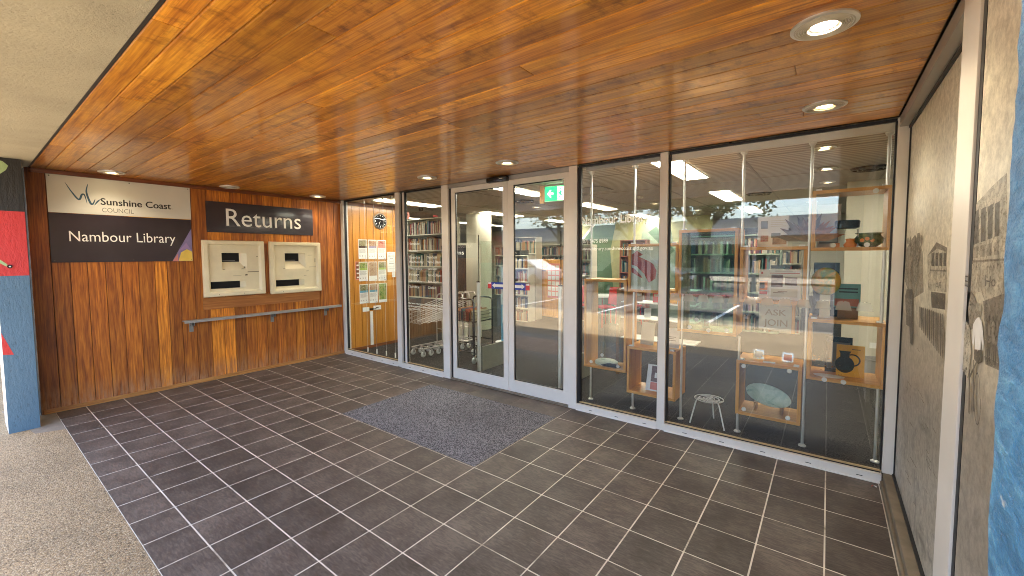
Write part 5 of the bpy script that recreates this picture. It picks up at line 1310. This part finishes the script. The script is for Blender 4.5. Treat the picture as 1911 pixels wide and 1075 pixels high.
for r in range(3): MB().quad([rz @ Vector(p) for p in ((.2, -.004, 1.2+r*.06), (.42, -.004, 1.2+r*.06), (.42, -.004, 1.22+r*.06), (.2, -.004, 1.22+r*.06))]).build('label', M['textgrey'], cb)
for a in (.08, .83): 
    c = rz @ Vector((a, .05, 0)); MB().lathe([(.012, -.012), (.035, -.01), (.035, .01), (.012, .012)], (c.x, c.y, .035), 12, mat=Matrix.Rotation(PI/2, 4, 'Y')).build('castor', M['blackp'], cb)
ch0 = thing('red_chair', 'x', 'chair', (0, 0, 0), 'red plastic chairs in the children corner')
MB().box(-.22, .22, -.20, .22, .42, .45).build('seat', M['redplastic'], ch0, .012, local=True)
MB().box(-.22, .22, .20, .225, .50, .90, mat=rotx(rad(-8))).build('backrest', M['redplastic'], ch0, .010, local=True)
for a in (-.19, .19):
    for b in (-.17, .19): MB().tube([(a*1.12, b*1.12, 0), (a, b, .42)], .012, 8).build('leg', M['redplastic'], ch0, local=True)
for k, (x, y, r, l) in enumerate(((1.75, 5.0, 20, 'red chair nearest the left edge of the lettered pane'), (2.35, 4.9, -30, 'red chair in the middle of the lettered pane'), (2.7, 5.5, 160, 'red chair turned away, furthest right of the three'))):
    o = ch0 if k == 0 else copy_tree(ch0); o['label'] = l; o.location = (x, y, 0); o.rotation_euler = (0, 0, rad(r))
tbk = thing('childrens_table', 'small white table with an orange edge among the red chairs', 'table', (2.1, 5.6, 0))
MB().lathe([(.40, 0), (.40, .025)], (2.1, 5.6, .60), 32).build('top', M['white'], tbk)
for a in (45, 135, 225, 315): MB().tube([(2.1+.3*math.cos(rad(a)), 5.6+.3*math.sin(rad(a)), 0), (2.1+.27*math.cos(rad(a)), 5.6+.27*math.sin(rad(a)), .60)], .014, 8).build('leg', M['redplastic'], tbk)
nb = thing('returns_banner', 'tall black panel with white lettering beside the black trolley', 'sign', (.9, 1.75, 0))
box('panel', .50, 1.10, 1.72, 1.76, .55, 1.79, M['blackp'], nb); text('lettering', 'Returns', .58, 1.085, 1.62, 1.70, 'y-', 1.717, M['textwhite'], nb); box('foot', .50, 1.10, 1.70, 1.78, 0, .5495, M['cream'], nb)
cpn = thing('pale_panel', 'pale cream screen panel between the black sign and the round column', 'screen', (.75, 2.2, 0)); box('panel', .38, .95, 2.30, 2.34, .0, 1.85, M['cream'], cpn)

# ================================================================== ACROSS THE STREET (seen as reflections in the glass)
shop = thing('shop_building', 'long low grey roofed shop building across the road', 'building', (0, -33, 0))
box('wall', -30, 40, -40, -33, -.03, 2.9, M['cream'], shop); box('roof', -31, 41, -41, -32.2, 3.2, 4.35, plain('grey_roof_sheet', (.30, .30, .31), .6), shop); box('awning', -30, 40, -33.2, -30.6, 2.9, 3.19, plain('white_fascia', (.55, .55, .53), .5), shop)
for k in range(14): box('window', -28+k*4.6, -25+k*4.6, -33.0, -32.94, .5, 2.4, plain('shop_window', (.05, .06, .07), .1) if k == 0 else bpy.data.materials['shop_window'], shop)
def tree(x, y, h, tr_, cr, lab):
    t = thing('street_tree', lab, 'tree', (x, y, -.15), 'street trees along the far kerb')
    MB().tube([(x, y, -.15), (x, y, .4), (x+.1, y, h*.45), (x, y+.1, h*.75)], [tr_*1.6, tr_, tr_*.8, tr_*.4], 14).build('trunk', M['bark'], t, smooth=True)
    f = MB()
    for k in range(6):
        a = k*1.05; f.tube([(x, y, h*.42), (x+cr*.5*math.cos(a), y+cr*.5*math.sin(a), h*.7), (x+cr*.85*math.cos(a), y+cr*.85*math.sin(a), h*.85)], [tr_*.35, tr_*.2, .03], 7)
    f.build('limbs', M['bark'], t, smooth=True)
    c = MB(); rnd = random.Random(int(x*10+y))
    clumps = [(Vector((rnd.gauss(0, cr*.42), rnd.gauss(0, cr*.42), rnd.uniform(-.22, .3)*h)), rnd.uniform(.5, 1.1)) for _ in range(42)]
    for p, s in clumps:
        for _ in range(60):
            d = Vector((rnd.gauss(0, 1), rnd.gauss(0, 1), rnd.gauss(0, .7))); d = d*(s*.5); q = Vector((x, y, h*.82))+p+d
            u = Vector((rnd.uniform(-1, 1), rnd.uniform(-1, 1), rnd.uniform(-1, 1))).normalized()*.13; v = u.orthogonal().normalized()*.08
            c.quad([q-u, q-v, q+u, q+v])
    c.build('crown', M['foliage'], t)
m, t, b = nmat('tree_foliage'); g = N(t, 'NewGeometry')
t.links.new(ramp(t, g.outputs['Random Per Island'], [(0, (.035, .06, .015)), (.5, (.07, .11, .025)), (1, (.13, .17, .045))]), b.inputs['Base Color']); b.inputs['Roughness'].default_value = .6
b.inputs['Subsurface Weight'].default_value = 0; M['foliage'] = m
tree(.9, -20.5, 6.5, .38, 3.4, 'large thick trunked street tree across the road'); tree(-3.4, -21, 6.0, .16, 3.0, 'slim street tree left of the large one'); tree(-9, -22, 6.5, .22, 3.4, 'street tree far down the road'); tree(-16, -21, 7, .25, 4, 'street tree furthest down the road')
def car(x, y, rz_, col, lab):
    t = thing('parked_car', lab, 'car', (x, y, -.15), 'cars parked across the road', rz_)
    prof = [(-2.2, .35), (-2.22, .75), (-1.9, .95), (-1.25, 1.0), (-.75, 1.48), (.95, 1.52), (1.75, 1.02), (2.2, .92), (2.25, .38)]
    m_ = MB(); n = len(prof)
    for s in (-.85, .85): m_.quad([(px, s*(1 if pz < 1.1 else .82), pz) for px, pz in (prof if s < 0 else prof[::-1])])
    for k in range(n):
        a, b2 = prof[k], prof[(k+1) % n]; ga = 1 if a[1] < 1.1 else .82; gb = 1 if b2[1] < 1.1 else .82
        m_.quad([(a[0], -.85*ga, a[1]), (a[0], .85*ga, a[1]), (b2[0], .85*gb, b2[1]), (b2[0], -.85*gb, b2[1])])
    m_.build('body', col, t, .03, local=True, smooth=True)
    for s in (-1, 1):
        MB().quad([(-1.1, s*.87, 1.04), (1.55, s*.87, 1.06), (.85, s*.725, 1.44), (-.68, s*.725, 1.42)]).build('side_window', M['blackp'], t, local=True)
        for px in (-1.4, 1.4): MB().lathe([(.0003, -.1), (.22, -.1), (.33, -.09), (.33, .09), (.22, .1), (.0003, .1)], (px, s*.80, .33), 20, mat=rotx(PI/2)).build('wheel', M['black'], t, local=True, smooth=True)
        MB().box(2.2, 2.27, s*.62-.14, s*.62+.14, .68, .82).build('headlight', M['white'], t, .02, local=True); MB().box(-2.25, -2.19, s*.62-.12, s*.62+.12, .72, .86).build('tail_light', M['redplastic'], t, .02, local=True)
    MB().quad([(-1.3, -.74, 1.02), (-1.3, .74, 1.02), (-.8, .66, 1.46), (-.8, -.66, 1.46)]).build('windscreen', M['blackp'], t, local=True)
car(-.7, -15.0, rad(4), plain('dark_car_paint', (.05, .035, .03), .25, .3, .03), 'dark brown car parked across the road, right of the white one')
car(-8.5, -17.0, rad(3), plain('white_car_paint', (.75, .75, .74), .25, 0, .03), 'white car parked across the road, left of the dark brown one')
bsft = thing('street_shelter', 'white framed street shelter standing near the kerb', 'shelter', (4.0, -9, -.15))
wm = M['white']
for x in (1.5, 4.58):
    for y in (-9.0, -10.2): box('post', x, x+.09, y, y+.09, -.15, 2.02, wm, bsft)
box('beam', 1.4, 4.75, -9.02, -8.9, 1.88, 2.02, wm, bsft); box('roof', 1.35, 4.8, -10.3, -8.85, 2.021, 2.06, wm, bsft)
box('bench', 1.9, 4.2, -10.0, -9.7, .3, .36, M['redplastic'], bsft)

SMALL = ('screws', 'weep_slots', 'scuffs', 'print', 'hour_marks', 'poster_squares', 'leaves', 'petals', 'crown', 'prismatic_rings', 'road_markings', 'slats', 'rings', 'clamp', 'hands', 'orange_flowers')
import re
for o in list(C.objects):
    if o.type == 'MESH' and re.sub(r'\.\d+$', '', o.name) in SMALL and o.parent is not None: o['kind'] = 'stuff'

wr = thing('sweet_wrapper', 'tiny crumpled red and white sweet wrapper on the tiles in the right-hand corner', 'wrapper', (6.655, -.11, 0))
MB().quad([(6.640, -.125, .001), (6.652, -.118, .012), (6.658, -.100, .002), (6.645, -.105, .008)]).build('red_side', M['red'], wr); MB().quad([(6.652, -.118, .012), (6.668, -.122, .002), (6.670, -.108, .009), (6.658, -.100, .002)]).build('white_side', M['paper'], wr)
